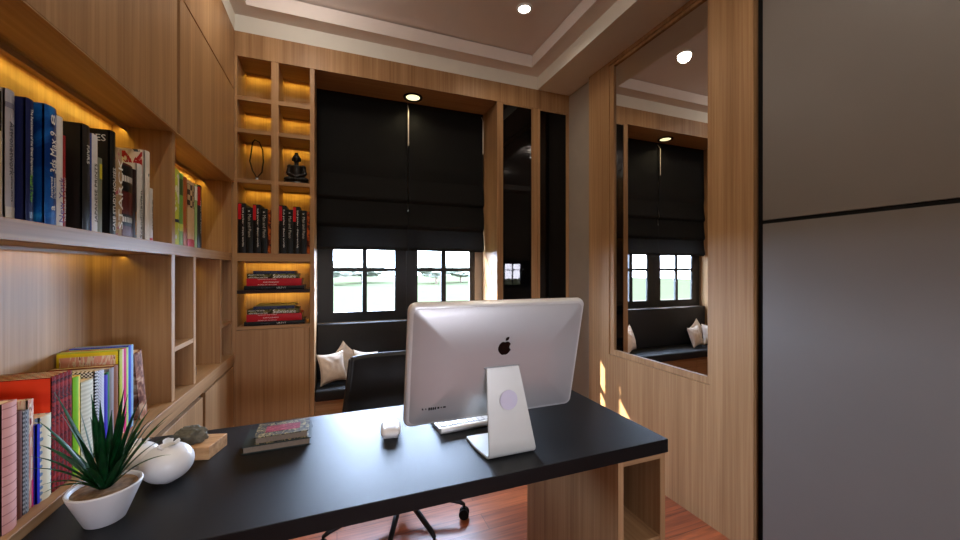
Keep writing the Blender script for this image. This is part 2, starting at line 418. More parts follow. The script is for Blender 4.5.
obj('light_strip', MB().box(-0.716, -0.707, 0.2, 1.70, 1.770, 1.7733).box(-0.716, -0.707, 1.74, 2.53, 1.770, 1.7733), 'led_warm', bc)
obj('strip_cover', MB().box(-0.7055, -0.7035, 0.12, 1.7015, 1.757, 1.7734).box(-0.7055, -0.7035, 1.7325, 2.5395, 1.757, 1.7734), 'wood_y', bc)
obj('strip_cover', MB().box(-0.7055, -0.7035, 0.12, 1.7015, 1.307, 1.3158).box(-0.7055, -0.7035, 1.9575, 2.3175, 1.307, 1.3158), 'wood_y', bc)
obj('light_strip', MB().box(-0.716, -0.707, 0.2, 1.70, 1.3125, 1.3155).box(-0.716, -0.707, 1.96, 2.31, 1.3125, 1.3155), 'led_warm', bc)

tag(obj('counter', MB().box(-0.757, XL, 0.11, 2.556, .710, .770, .0015, 1), 'wood_y'), 'long oak counter board running under the lower row of books', 'counter')
cuts = [0.11, 0.72, 1.37, 2.012, 2.556]
for i in range(4):
    y0, y1 = cuts[i], cuts[i + 1]
    lab = ['oak base cabinet at the near end of the left wall under the counter', 'oak base cabinet under the counter beside the desk end',
           'oak base cabinet under the counter left of the dark door gap', 'oak base cabinet under the counter in the back corner'][i]
    t = thing('base_cabinet', lab, 'cabinet', (-0.65, (y0 + y1) / 2, 0), group='base cabinets along the left wall')
    obj('body', MB().box(-0.757, XL - .022, y0 + .001, y1 - .001, 0.0, .709), 'recess', t)
    obj('door', MB().box(XL - .021, XL - .002, y0 + (.032 if i == 3 else .003), y1 - .003, 0.06, .698 if i == 3 else .690, .001, 1), 'wood_z', t)
    obj('plinth', MB().box(XL - .021, XL - .012, y0 + .001, y1 - .001, 0, .058), 'wood_y', t)
tag(obj('desk_box', MB().box(-0.70, -0.615, 2.02, 2.11, .7705, .806, .003, 2), cover_mat(58, 60, 66)), 'small dark grey box lying in the left wall niche', 'box')

# ------------------------------------------------------------------ books on the left wall
def book(x, y0, y1, z0, h, mat, label, grp, depth=None, tilt=0.0, txt=None, pages='pages', hard=True, bands=()):
    """standing book, spine towards +X.  txt: list of (string, mat, dirn, zcentre_frac, length, letter height, yoffset frac)"""
    xb = -0.742; depth = depth or (x - xb) - .004
    w = y1 - y0; c = .0022 if w > .014 else .0009
    loc = (x - depth / 2, y0, z0)
    t = thing('book', label, 'book', loc, (tilt, 0, 0), grp)
    m = cover_mat(*mat) if isinstance(mat, tuple) else mat
    mb = MB()
    lx0, lx1 = -depth / 2, depth / 2
    mb.box(lx0, lx1, 0, c, 0, h).box(lx0, lx1, w - c, w, 0, h)
    # slightly rounded spine
    n = 8; pts = []
    bul = min(.004, w * .12)
    for i in range(n + 1):
        a = i / n; pts.append((lx1 - .0005 + bul * math.sin(PI * a), w * a, 0))
    pts += [(lx1 - .004, w, 0), (lx1 - .004, 0, 0)]
    mb.poly(pts, (0, 0, h))
    obj('cover', mb, m, t, local=True)
    e = .0012
    obj('pages', MB().box(lx0 + e, lx1 - .0035, c, w - c, e, h - e), pages, t, local=True)
    for (zf0, zf1, bm_, *yy) in bands:
        ya, yb = (yy if yy else (0, 1))
        mm = cover_mat(*bm_) if isinstance(bm_, tuple) else bm_
        sub = []
        for i in range(n + 1):
            a = ya + (yb - ya) * i / n; sub.append((lx1 + .0004 + bul * math.sin(PI * a), w * a, h * zf0))
        sub += [(lx1 - .001, w * yb, h * zf0), (lx1 - .001, w * ya, h * zf0)]
        obj('spine_band', MB().poly(sub, (0, 0, h * (zf1 - zf0))), mm, t, local=True)
    for (s, tm, dr, zf, ln, lh, *yo) in (txt or []):
        fr = frame((lx1 + bul + .0006, w * (yo[0] if yo else .5), h * zf), *(UP_X if dr == 'u' else DN_X))
        text('spine_title', s, .02, tm, t, fr, local=True, fit=(ln, lh))
    return t
Z1 = 1.3582
M['green_ink'] = plain('green_lettering', srgb(120, 190, 60), .6); M['violet_ink'] = plain('violet_lettering', srgb(104, 84, 150), .6)
M['grey_ink'] = plain('grey_lettering', srgb(90, 92, 104), .6); M['gold_ink'] = plain('gold_lettering', srgb(200, 160, 60), .6)
GU = 'books standing on the upper left shelf'
b0 = book(-.600, 1.004, 1.026, Z1, .255, (176, 176, 186), 'pale grey book with a slanted grey title, first on the upper left shelf', GU, txt=[('Astronetwork', 'grey_ink', 'd', .55, .105, .011), ('editors choice', 'grey_ink', 'd', .24, .05, .004)], bands=[(.0, .10, (206, 204, 200)), (.86, .9, (120, 120, 140))])
obj('cover_picture', MB().box(-.055, .064, -.0006, 0, .01, .17), cover_mat(196, 190, 178), b0, local=True)
obj('cover_picture', MB().box(-.055, .064, -.0007, 0, .17, .248), cover_mat(26, 24, 34), b0, local=True)
book(-.585, 1.029, 1.049, Z1, .250, (22, 32, 84), 'dark navy book with white title and green author name on the upper left shelf', GU, txt=[('The Renaissance of the Great Depression', 'white_ink', 'd', .65, .135, .008), ('Randall E. Parker', 'green_ink', 'd', .27, .055, .007)], bands=[(.03, .08, (120, 140, 170), .3, .7)])
M['blue_cover'] = pattern('blue_swirl_cover', 'noise', srgb(10, 50, 120), srgb(24, 96, 180), 9, srgb(40, 140, 210), 0.3)
book(-.575, 1.062, 1.097, Z1, .253, 'blue_cover' and M['blue_cover'], 'bright blue software manual with big white title on the upper left shelf', GU, txt=[('3ds Max 9', 'white_ink', 'u', .615, .088, .018), ('Accelerated', 'white_ink', 'u', .31, .045, .006, .35), ('3ds Max 9 Essentials', 'white_ink', 'u', .31, .045, .006, .6), ('8', 'white_ink', 'u', .89, .022, .013), ('a', 'white_ink', 'u', .14, .01, .01)])
book(-.575, 1.098, 1.118, Z1, .242, (226, 224, 222), 'thin white book with violet city title, right of the blue manual', GU, txt=[('New York', 'violet_ink', 'u', .24, .10, .014)])
book(-.580, 1.128, 1.137, Z1, .208, (150, 26, 30), 'very thin red book between the white book and the big black one', GU, txt=[('THE WORLD OF TODAY', 'white_ink', 'u', .3, .10, .004)])
book(-.575, 1.187, 1.216, Z1, .257, (34, 31, 30), 'wide black book with small silver title in the middle of the upper left shelf', GU, txt=[('FAIRS', 'white_ink', 'd', .72, .045, .010), ('Daniel Libeskind', 'grey_ink', 'd', .45, .05, .005)])
book(-.580, 1.227, 1.259, Z1, .247, (222, 222, 222), 'white art print book with blue edge and black capitals', GU, txt=[('JAPANESE PRINTS', 'black_ink', 'u', .40, .15, .013, .55)], bands=[(0, 1, (60, 80, 150), 0, .12)])
book(-.580, 1.260, 1.279, Z1, .195, (120, 126, 108), 'grey-green narrow book with a yellow block, right of the white print book', GU, bands=[(.72, .92, (208, 196, 60), .3, .9)])
b_ = book(-.580, 1.316, 1.343, Z1, .285, (22, 22, 24), 'tallest black book with white capitals on its spine on the upper left shelf', GU, txt=[('CASE STUDY HOUSES', 'white_ink', 'u', .34, .175, .014)])
text('cover_title', 'USES', .02, 'white_ink', b_, frame((.045, -.0004, .262), (1, 0, 0), (0, 0, 1)), local=True, fit=(.05, .018))
M['starck'] = pattern('cream_pink_cover', 'patch', srgb(170, 140, 104), srgb(188, 160, 126), 24, srgb(176, 96, 104), 0.5)
book(-.580, 1.344, 1.376, Z1, .247, M['starck'], 'cream and pink book with large white capitals on the upper left shelf', GU, txt=[('STARCK', 'white_ink', 'u', .48, .20, .022)])
book(-.585, 1.389, 1.448, Z1, .217, (88, 30, 28), 'maroon book with big black and white curved bands', GU, bands=[(.02, .12, (88, 30, 28)), (.15, .31, (20, 18, 20)), (.20, .27, (230, 226, 220), 0, .93), (.62, .97, (20, 18, 20)), (.75, .83, (230, 226, 220), 0, .93)])
book(-.585, 1.448, 1.473, Z1, .212, (40, 22, 22), 'dark brown narrow book with small orange lettering at its foot', GU, txt=[('architecture', plain('orange_lettering', srgb(220, 150, 40), .6), 'u', .22, .07, .007)])
book(-.585, 1.476, 1.508, Z1, .237, (214, 212, 206), 'white book with tall dark lower-case title, design survey on upper left shelf', GU, txt=[('Scandinavian', 'black_ink', 'u', .33, .15, .014)])
M['red_curve'] = pattern('cream_cover_with_red_curves', 'patch', srgb(222, 212, 196), srgb(170, 40, 44), 12, srgb(214, 204, 190), 0.4)
M['curve2'] = pattern('cream_cover_with_dark_curves', 'patch', srgb(222, 214, 204), srgb(226, 220, 210), 14, srgb(70, 80, 90), 0.4)
b_ = book(-.580, 1.515, 1.548, Z1, .290, M['curve2'], 'tall cream book with red and dark curved drawing, near the divider', GU)
obj('cover_picture', MB().box(-.07, .072, -.0006, 0, .008, .282), 'red_curve', b_, local=True)
book(-.585, 1.563, 1.584, Z1, .177, (220, 218, 214), 'shortest thin white book, last of the row before the divider', GU, txt=[('NATURE HOUSE', 'grey_ink', 'u', .5, .10, .006)], bands=[(.01, .05, (200, 40, 40))])
GN = 'books standing in the small upper niche'
book(-.590, 1.783, 1.826, Z1, .299, M.setdefault('yg', pattern('yellow_green_cover', 'patch', srgb(190, 200, 70), srgb(222, 222, 200), 14, srgb(60, 110, 60), .5)), 'yellow-green and white book, first in the small upper niche', GN, bands=[(.3, .34, (40, 60, 90)), (.55, .93, (226, 226, 214), .45, 1)])
book(-.590, 1.827, 1.868, Z1, .292, (116, 160, 74), 'leaf green book with a dark green top in the small upper niche', GN, bands=[(.7, .92, (70, 92, 50)), (.2, .3, (196, 206, 90))])
book(-.590, 1.869, 1.909, Z1, .288, (170, 92, 52), 'rust orange book in the small upper niche', GN, txt=[('Terra', 'gold_ink', 'u', .4, .09, .014)])
book(-.590, 1.914, 1.996, Z1, .283, (206, 170, 126), 'broad beige book with brown pattern above and red foot in the small niche', GN, bands=[(0, .12, (190, 36, 30)), (.6, .95, M.setdefault('tribal', pattern('brown_block_pattern', 'check', srgb(70, 50, 36), srgb(190, 160, 120), 45, None, .6)))])
book(-.590, 2.001, 2.032, Z1, .284, (150, 180, 120), 'pale green thin book between the beige and the black one in the niche', GN, bands=[(.75, .97, (232, 226, 216))])
book(-.590, 2.038, 2.090, Z1, .290, (34, 36, 38), 'black book with a red top corner, last in the small upper niche', GN, txt=[('Joyce and Forde', 'white_ink', 'd', .5, .15, .010)], bands=[(.68, .97, (180, 30, 36), 0, .45)])

GL = 'books standing on the counter under the long shelf'
Z0 = .7702
M['pinkbrick'] = pattern('pink_stone_cover', 'brick', srgb(206, 146, 136), srgb(172, 112, 106), 28, srgb(216, 158, 146), .7)
M['bluedots'] = pattern('cream_cover_with_blue_dots', 'dots', srgb(220, 210, 180), srgb(110, 140, 170), 70, None, .6)
M['darkred'] = pattern('dark_red_tooled_cover', 'noise', srgb(60, 4, 6), srgb(128, 10, 12), 90, srgb(150, 24, 16), .7)
M['hound'] = pattern('black_white_check_cover', 'check', srgb(24, 26, 34), srgb(226, 226, 228), 240, None, .6)
M['creamline'] = pattern('cream_cover_with_fine_lines', 'wave', srgb(196, 190, 166), srgb(214, 208, 186), 30, None, .7)
M['marble'] = pattern('brown_marbled_cover', 'noise', srgb(96, 50, 34), srgb(156, 104, 78), 22, srgb(196, 160, 128), .5)
M['stripewhite'] = pattern('white_grey_weave_cover', 'check', srgb(206, 208, 216), srgb(176, 180, 200), 260, None, .6)
M['greyweave'] = pattern('grey_weave_cover', 'check', srgb(150, 150, 150), srgb(90, 92, 96), 220, None, .6)
M['redplank'] = pattern('orange_red_plank_cover', 'wave', srgb(206, 52, 26), srgb(222, 64, 32), 6, None, .45)
M['floral'] = pattern('pink_striped_photo_cover', 'patch', srgb(222, 160, 140), srgb(232, 214, 190), 30, srgb(150, 60, 60), .5, (3, 3, .5))
M['navydots'] = pattern('navy_pink_dotted_cover', 'dots', srgb(26, 30, 70), srgb(220, 150, 170), 60, None, .5)
b_ = book(-.575, .955, .989, Z0, .242, M['pinkbrick'], 'pink stone-patterned book at the near end of the counter', GL)
obj('cover_picture', MB().box(-.07, .076, -.0006, 0, .003, .235), 'navydots', b_, local=True)
book(-.585, 1.004, 1.020, Z0, .212, (96, 50, 36), 'thin dark brown book right of the pink one', GL)
book(-.585, 1.022, 1.037, Z0, .207, M['greyweave'], 'thin grey woven book near the plant', GL)
book(-.590, 1.044, 1.058, Z0, .223, M['floral'], 'cream and pink striped book near the plant', GL, bands=[(0, .25, (206, 40, 110), .5, 1)])
book(-.585, 1.060, 1.067, Z0, .166, (40, 50, 190), 'thin royal blue booklet, lowest of the counter row', GL)
book(-.585, 1.068, 1.100, Z0, .178, M['bluedots'], 'cream book with blue dots left of the dark red volumes', GL)
LD = ['dark red tooled volume with orange-red front board, first of the set of five', 'dark red tooled volume, second of the set of five',
      'dark red tooled volume in the middle of the set of five', 'dark red tooled volume, fourth of the set of five', 'dark red tooled volume, last of the set beside the yellow-green book']
for i in range(5):
    y0 = 1.103 + i * .0132
    b_ = book(-.585, y0, y0 + .0126, Z0, .254, M['darkred'], LD[i], 'set of five dark red volumes on the counter')
    if i == 0: obj('cover_picture', MB().box(-.073, .074, -.0006, 0, .002, .252), 'redplank', b_, local=True)
book(-.585, 1.171, 1.199, Z0, .234, (226, 196, 60), 'yellow book with a lime green edge right of the dark red set', GL, bands=[(0, 1, (130, 196, 40), 0, .5)])
book(-.590, 1.213, 1.262, Z0, .211, M['creamline'], 'broad cream linen book behind the plant', GL)
book(-.590, 1.270, 1.285, Z0, .224, M['hound'], 'black and white checked book behind the plant', GL)
book(-.590, 1.286, 1.310, Z0, .222, M['stripewhite'], 'pale grey woven book right of the checked one', GL)
book(-.590, 1.312, 1.327, Z0, .202, (62, 50, 180), 'thin violet-blue book in the counter row', GL)
book(-.593, 1.329, 1.342, Z0, .206, (40, 120, 70), 'thin dark green book in the counter row', GL)
book(-.595, 1.345, 1.369, Z0, .213, (146, 140, 142), 'mid grey book in the counter row', GL)
book(-.595, 1.370, 1.391, Z0, .216, (140, 84, 54), 'leather brown book in the counter row', GL)
b_ = book(-.600, 1.411, 1.427, Z0, .254, (190, 196, 70), 'tall olive-yellow book with a yellow framed picture cover', GL)
obj('cover_picture', MB().box(-.070, .066, -.0006, 0, .004, .250), cover_mat(230, 206, 40), b_, local=True)
obj('cover_picture', MB().box(-.064, .060, -.0010, -.0005, .012, .240), 'floral', b_, local=True)
book(-.600, 1.428, 1.435, Z0, .253, (236, 190, 190), 'thin pale pink booklet between the tall bright books', GL)
book(-.600, 1.436, 1.449, Z0, .252, (210, 40, 120), 'tall magenta book in the counter row', GL)
book(-.600, 1.450, 1.461, Z0, .252, (190, 220, 130), 'tall lime book right of the magenta one', GL)
book(-.600, 1.462, 1.478, Z0, .256, (56, 84, 200), 'tall royal blue book near the end of the counter row', GL)
book(-.600, 1.479, 1.491, Z0, .256, (150, 190, 214), 'tall pale blue book, last upright one of the counter row', GL)
book(-.600, 1.538, 1.586, Z0, .226, M['marble'], 'brown marbled book leaning against the end of the counter row', GL, tilt=.19)

# ================================================================== BACK LEFT TALL UNIT
tb = thing('tall_bookcase', 'tall oak bookcase with lit pigeonholes in the back left corner', 'bookcase', (-.36, 2.70, 0))
YBK = 2.795
obj('side_panel', MB().box(-.158, -.132, YB, 2.87, 0, 2.5195, .001, 1), 'wood_z', tb)
obj('side_panel', MB().box(-.585, -.548, YB, YBK, 0, 2.5195), 'wood_z', tb)
obj('divider', MB().box(-.372, -.332, YB, YBK, 1.3602, 2.5195), 'wood_z', tb)
obj('back_panel', MB().box(-.585, -.158, YBK, YBK + .012, .0, 2.5195), 'wood_z', tb)
obj('top_panel', MB().box(-.548, -.158, YB + .019, YBK, 2.5202, 2.54), 'wood_x', tb)
for z0, z1 in ((2.264, 2.288), (2.073, 2.096), (1.777, 1.800)):
    for xa, xb in ((-.548, -.372), (-.332, -.158)):
        obj('shelf', MB().box(xa, xb, YB + .001, YBK, z0, z1), 'wood_x', tb)
obj('shelf', MB().box(-.548, -.158, YB, YBK, 1.313, 1.360), 'wood_x', tb)
obj('dark_shelf', MB().box(-.548, -.158, YB - .004, YBK, 1.120, 1.140, .001, 1), 'dark_shelf', tb)
obj('shelf', MB().box(-.548, -.158, YB + .002, YBK, .905, .925), 'wood_x', tb)
obj('door', MB().box(-.553, -.160, YB - .001, YB + .018, .02, .903, .001, 1), 'wood_z', tb)
cells = []
for xa, xb in ((-.548, -.372), (-.332, -.158)):
    for zt in (2.5195, 2.264, 2.073, 1.777): cells.append((xa, xb, zt))
cells += [(-.548, -.158, 1.313), (-.548, -.158, 1.120)]
for xa, xb, zt in cells:
    obj('light_strip', MB().box(xa + .006, xb - .006, YBK - .035, YBK - .026, zt - .003, zt - .0005), 'led_warm', tb)
    obj('strip_cover', MB().box(xa + .0005, xb - .0005, YBK - .0385, YBK - .0365, zt - .010, zt - .0003), 'wood_x', tb)

def shelf_book(x0, x1, z0, h, mat, label, txt, grp, depth=.16, band=None):
    """standing book, spine towards -Y"""
    yf = YB + .012; w = x1 - x0
    t = thing('book', label, 'book', ((x0 + x1) / 2, yf + depth / 2, z0), group=grp)
    m = cover_mat(*mat) if isinstance(mat, tuple) else mat
    c = .002; n = 8
    mb = MB().box(-w / 2, -w / 2 + c, -depth / 2, depth / 2, 0, h).box(w / 2 - c, w / 2, -depth / 2, depth / 2, 0, h)
    pts = [(-w / 2 + w * i / n, -depth / 2 - .003 * math.sin(PI * i / n), 0) for i in range(n + 1)] + [(w / 2, -depth / 2 + .003, 0), (-w / 2, -depth / 2 + .003, 0)]
    mb.poly(pts, (0, 0, h)); obj('cover', mb, m, t, local=True)
    obj('pages', MB().box(-w / 2 + c, w / 2 - c, -depth / 2 + .003, depth / 2 - .004, .003, h - .003), 'pages', t, local=True)
    if band:
        obj('spine_band', MB().box(-w / 2, -w / 2 + w * .42, -depth / 2 - .0037, -depth / 2 + .001, h * .68, h * .985), cover_mat(*band), t, local=True)
    for (s, tm, zf, ln, lh, xo) in txt:
        text('spine_title', s, .02, tm, t, frame((xo * w, -depth / 2 - .0040, h * zf), *DN_Y), local=True, fit=(ln, lh))
    return t
def pigeonhole(x0, side):
    z0 = 1.3602
    lab = ['black spine with red corner', 'black spine with grey serif title']
    p = [(0, .039), (.0395, .036), (.077, .040), (.1175, .036), (.155, .014)]
    g = 'black books in the lit pigeonholes'
    shelf_book(x0 + p[0][0], x0 + p[0][0] + .039, z0, .295, (20, 20, 21), 'black book with a red corner, first on the left of the %s lit pigeonhole' % side, [('bob parkes · dream worlds', 'white_ink', .52, .23, .011, .15)], g, band=(190, 24, 36))
    shelf_book(x0 + .0395, x0 + .0755, z0, .272, (24, 27, 27), 'black book with grey serif title, second in the %s lit pigeonhole' % side, [('Man and Piano', plain('warm_grey_ink', srgb(176, 176, 170), .6) if 'wg' not in M else M['wg'], .60, .135, .016, .05), ('a', 'white_ink', .92, .008, .008, 0)], g)
    shelf_book(x0 + .077, x0 + .115, z0, .292, (20, 20, 21), 'black book with a red corner, third in the %s lit pigeonhole' % side, [('bob parkes · dream worlds', 'white_ink', .52, .23, .011, .15)], g, band=(190, 24, 36))
    shelf_book(x0 + .1165, x0 + .1525, z0, .270, (24, 27, 27), 'black book with grey serif title, fourth in the %s lit pigeonhole' % side, [('Man and Piano', plain('warm_grey_ink', srgb(176, 176, 170), .6), .60, .135, .016, .05), ('a', 'white_ink', .92, .008, .008, 0)], g)
    shelf_book(x0 + .154, x0 + .170, z0, .262, M.setdefault('flame', pattern('orange_flame_cover', 'noise', srgb(60, 20, 10), srgb(170, 76, 30), 30, srgb(200, 100, 40), .5)), 'thin orange-brown book at the right end of the %s lit pigeonhole' % side, [], g)
pigeonhole(-.5455, 'left'); pigeonhole(-.3300, 'right')

def flat_book(x0, x1, y0, z0, th, mat, label, grp, txt=(), depth=.15, rot=0.0, pages='pages', topmat=None):
    """book lying flat, spine towards -Y"""
    t = thing('book', label, 'book', ((x0 + x1) / 2, y0 + depth / 2, z0), (0, 0, rot), grp)
    m = cover_mat(*mat) if isinstance(mat, tuple) else mat
    L = (x1 - x0) / 2; c = .0018; n = 6; D = depth / 2
    mb = MB().box(-L, L, -D, D, 0, c).box(-L, L, -D, D, th - c, th)
    pts = [(-L, -D - .0025 * math.sin(PI * i / n), th * i / n) for i in range(n + 1)] + [(-L, -D + .003, th), (-L, -D + .003, 0)]
    mb.poly(pts, (2 * L, 0, 0)); obj('cover', mb, m, t, local=True)
    obj('pages', MB().box(-L + .002, L - .0015, -D + .003, D - .003, c, th - c), pages, t, local=True)
    for (s, tm, xc, zf, ln, lh) in txt:
        text('spine_title', s, .02, tm, t, frame((xc, -D - .0030, th * zf), *RT_Y), local=True, fit=(ln, lh))
    return t
M['olive_cover'] = pattern('olive_photo_cover', 'noise', srgb(34, 34, 20), srgb(86, 84, 44), 26, srgb(120, 116, 70), .5)
def stack(z, where, extra, rz):
    g = 'flat books stacked in the back bookcase'
    flat_book(-.516, -.190, YB + .010, z, .0245, (14, 14, 15), 'black book lying at the bottom of the %s stack' % where, g, [('URTYT', 'white_ink', .035, .5, .05, .010), ('the gallery', 'grey_ink', -.05, .5, .05, .006)], .17, rz)
    flat_book(-.503, -.205, YB + .012, z + .0247, .0435, (176, 16, 30), 'thick red book in the %s stack' % where, g, [('SUPERNOVA AND OTHERS', 'white_ink', -.04, .90, .10, .004), ('CARTOGRAPHY', 'white_ink', -.02, .5, .085, .006), ('STORIES OF THE STAND', 'white_ink', -.04, .14, .10, .005)], .165, rz * .6)
    flat_book(-.500, -.222, YB + .014, z + .0684, .0285, M['olive_cover'], 'olive book with bold white title in the %s stack' % where, g, [('Subnature', 'white_ink', .060, .5, .125, .021), ('ARCHITECTURE OTHER', 'white_ink', -.09, .75, .085, .006), ('ENVIRONMENTS AND MORE', 'white_ink', -.08, .2, .10, .006)], .155, 0)
    flat_book(-.468, -.245, YB + .016, z + .0971, .0175, (34, 44, 84), 'slim dark blue book on the %s stack' % where, g, [('CONTEMPORARY DESIGN', 'grey_ink', -.04, .5, .11, .008), ('ATLAS', 'grey_ink', .08, .5, .03, .007)], .15, -rz)
    if extra:
        flat_book(-.452, -.236, YB + .022, z + .1148, .010, M['yg'] if False else (150, 134, 60), 'thin mustard book on top of the lower stack', g, (), .145, -.02)
stack(1.1402, 'upper', False, .006); stack(.9252, 'lower', True, .008)

# decorations in the pigeonholes ------------------------------------
dl = thing('loop_sculpture', 'black wire loop sculpture on a pale foot in the left pigeonhole', 'sculpture', (-.455, 2.63, 1.8002))
P = [(-.459, 1.826), (-.432, 1.862), (-.424, 1.93), (-.428, 2.000), (-.446, 2.046), (-.470, 2.058), (-.482, 2.040), (-.488, 1.985), (-.497, 1.925), (-.482, 1.868)]
obj('loop', MB().tube([(x, 2.63, z) for x, z in P], .0042, 10, True), 'black', dl, True)
obj('foot', MB().lathe([(0, 0), (.018, 0), (.018, .006), (.010, .014), (.008, .026), (0, .026)], (-.459, 2.63, 1.8002)), 'chrome', dl, 40)

def fused(mb, voxel, mat, name, parent, sm=2):
    bm = mb.bm; me = bpy.data.meshes.new('f'); bm.to_mesh(me); bm.free()
    o = bpy.data.objects.new('f', me); COL.objects.link(o)
    r = o.modifiers.new('r', 'REMESH'); r.mode = 'VOXEL'; r.voxel_size = voxel
    s = o.modifiers.new('s', 'SMOOTH'); s.iterations = sm; s.factor = .5
    dg = bpy.context.evaluated_depsgraph_get(); m2 = bpy.data.meshes.new_from_object(o.evaluated_get(dg))
    bpy.data.objects.remove(o); m3 = MB(); m3.bm.from_mesh(m2); bpy.data.meshes.remove(m2)
    return obj(name, m3, mat, parent, True)
cx, cy, cz = -.241, 2.640, 1.8002
bt = thing('meditation_statue', 'dark bronze seated meditation statue in the right pigeonhole', 'statue', (cx, cy, cz))
obj('pedestal', MB().lathe([(0, 0), (.072, 0), (.076, .006), (.070, .014), (.074, .020), (0, .020)], (cx, cy, cz), 40, .62), 'bronze', bt, 40)
s = MB()
s.sph((cx, cy + .004, cz + .040), .058, .030, .024)
for k in (-1, 1):
    s.sph((cx + k * .044, cy - .010, cz + .034), .028, .024, .015)     # knees
    s.cyl((cx + k * .046, cy - .014, cz + .034), (cx - k * .012, cy - .032, cz + .032), .013, .010)
    s.cyl((cx + k * .040, cy + .006, cz + .112), (cx + k * .050, cy + .000, cz + .070), .013, .012)
    s.cyl((cx + k * .050, cy + .000, cz + .070), (cx + k * .010, cy - .030, cz + .050), .011, .008)
    s.sph((cx + k * .038, cy + .006, cz + .116), .017, .015, .015)
    s.sph((cx + k * .0235, cy + .002, cz + .163), .0035, .005, .012)
s.sph((cx, cy + .006, cz + .088), .037, .024, .042)
s.cyl((cx, cy + .006, cz + .05), (cx, cy + .006, cz + .12), .036, .038)
s.cyl((cx, cy + .004, cz + .118), (cx, cy + .003, cz + .148), .014, .013)
s.sph((cx, cy + .001, cz + .168), .0225, .024, .028)
s.sph((cx, cy + .004, cz + .199), .012, .012, .010)
s.cyl((cx, cy - .022, cz + .172), (cx, cy - .026, cz + .162), .002, .004)
s.sph((cx, cy - .021, cz + .153), .007, .003, .002)
for k in (-1, 1): s.sph((cx + k * .009, cy - .020, cz + .172), .005, .003, .0022)
s.sph((cx, cy - .032, cz + .046), .016, .010, .007)
fused(s, .0022, 'bronze', 'body', bt, 2)

# ================================================================== WINDOW SEAT AND BLINDS
wb = thing('window_seat', 'black upholstered window seat on an oak base in the window recess', 'bench', (.49, 2.70, 0))
obj('base', MB().box(-.1305, 1.1145, 2.575, 2.853, 0, .43), 'wood_x', wb)
fp = MB()
for i in range(3):
    a = -.12 + i * .412; fp.box(a, a + .40, 2.5705, 2.5745, .05, .405, .0015, 1)
obj('front_panel', fp, 'wood_x', wb)
obj('seat_cushion', MB().box(-.1300, 1.1140, 2.545, 2.800, .4305, .5005, .012, 3), 'uphol', wb, 40)
tag(obj('back_cushion', MB().box(-.1300, 1.1140, 2.802, 2.853, .5010, .884, .010, 3), 'uphol', None, 40), 'long black upholstered back cushion standing behind the window seat pillows', 'cushion')

def pillow(c, w, h, th, rot, label, sd):
    t = thing('pillow', label, 'pillow', c, rot, 'ivory pillows on the window seat')
    n = 28; b = bmesh.new(); g = {}
    for s_ in (1, -1):
        for i in range(n + 1):
            for j in range(n + 1):
                if s_ == -1 and (i in (0, n) or j in (0, n)): g[(s_, i, j)] = g[(1, i, j)]; continue
                u, v = -1 + 2 * i / n, -1 + 2 * j / n
                x = u * (1 - .15 * (1 - v * v) * abs(u)); z = v * (1 - .15 * (1 - u * u) * abs(v))
                tt = (max(0, (1 - u ** 2)) ** .42) * (max(0, (1 - v ** 2)) ** .42)
                wr = .05 * noise.noise(Vector((u * 3, v * 3, sd)))
                g[(s_, i, j)] = b.verts.new((x * w / 2, s_ * tt * (th / 2) * (1 + wr * 3), z * h / 2))
        for i in range(n):
            for j in range(n):
                q = [g[(s_, i, j)], g[(s_, i + 1, j)], g[(s_, i + 1, j + 1)], g[(s_, i, j + 1)]]
                if len(set(q)) == 4:
                    try: b.faces.new(q)
                    except ValueError: pass
    m = MB(); m.bm = b; obj('cushion', m, 'pillow', t, True, local=True)
    edge = []
    for i in range(n): edge.append((i, 0))
    for j in range(n): edge.append((n, j))
    for i in range(n): edge.append((n - i, n))
    for j in range(n): edge.append((0, n - j))
    pts = []
    for i, j in edge:
        u, v = -1 + 2 * i / n, -1 + 2 * j / n
        pts.append((u * (1 - .15 * (1 - v * v) * abs(u)) * w / 2, 0, v * (1 - .15 * (1 - u * u) * abs(v)) * h / 2))
    obj('piping', MB().tube(pts, .0022, 6, True), 'pillow', t, True, local=True)
pillow((-.028, 2.668, .612), .175, .205, .075, (-.28, -.10, .20), 'ivory pillow nearest the bookcase on the window seat', 1)
pillow((.045, 2.755, .640), .17, .19, .050, (-.16, .70, .0), 'ivory pillow tucked behind the two front pillows at the left end', 2)
pillow((.170, 2.672, .608), .165, .200, .075, (-.28, .12, -.12), 'ivory pillow second from the bookcase on the window seat', 3)
pillow((.985, 2.690, .628), .20, .23, .08, (-.24, .12, -.45), 'ivory pillow at the right end of the seat, seen in the mirror', 4)

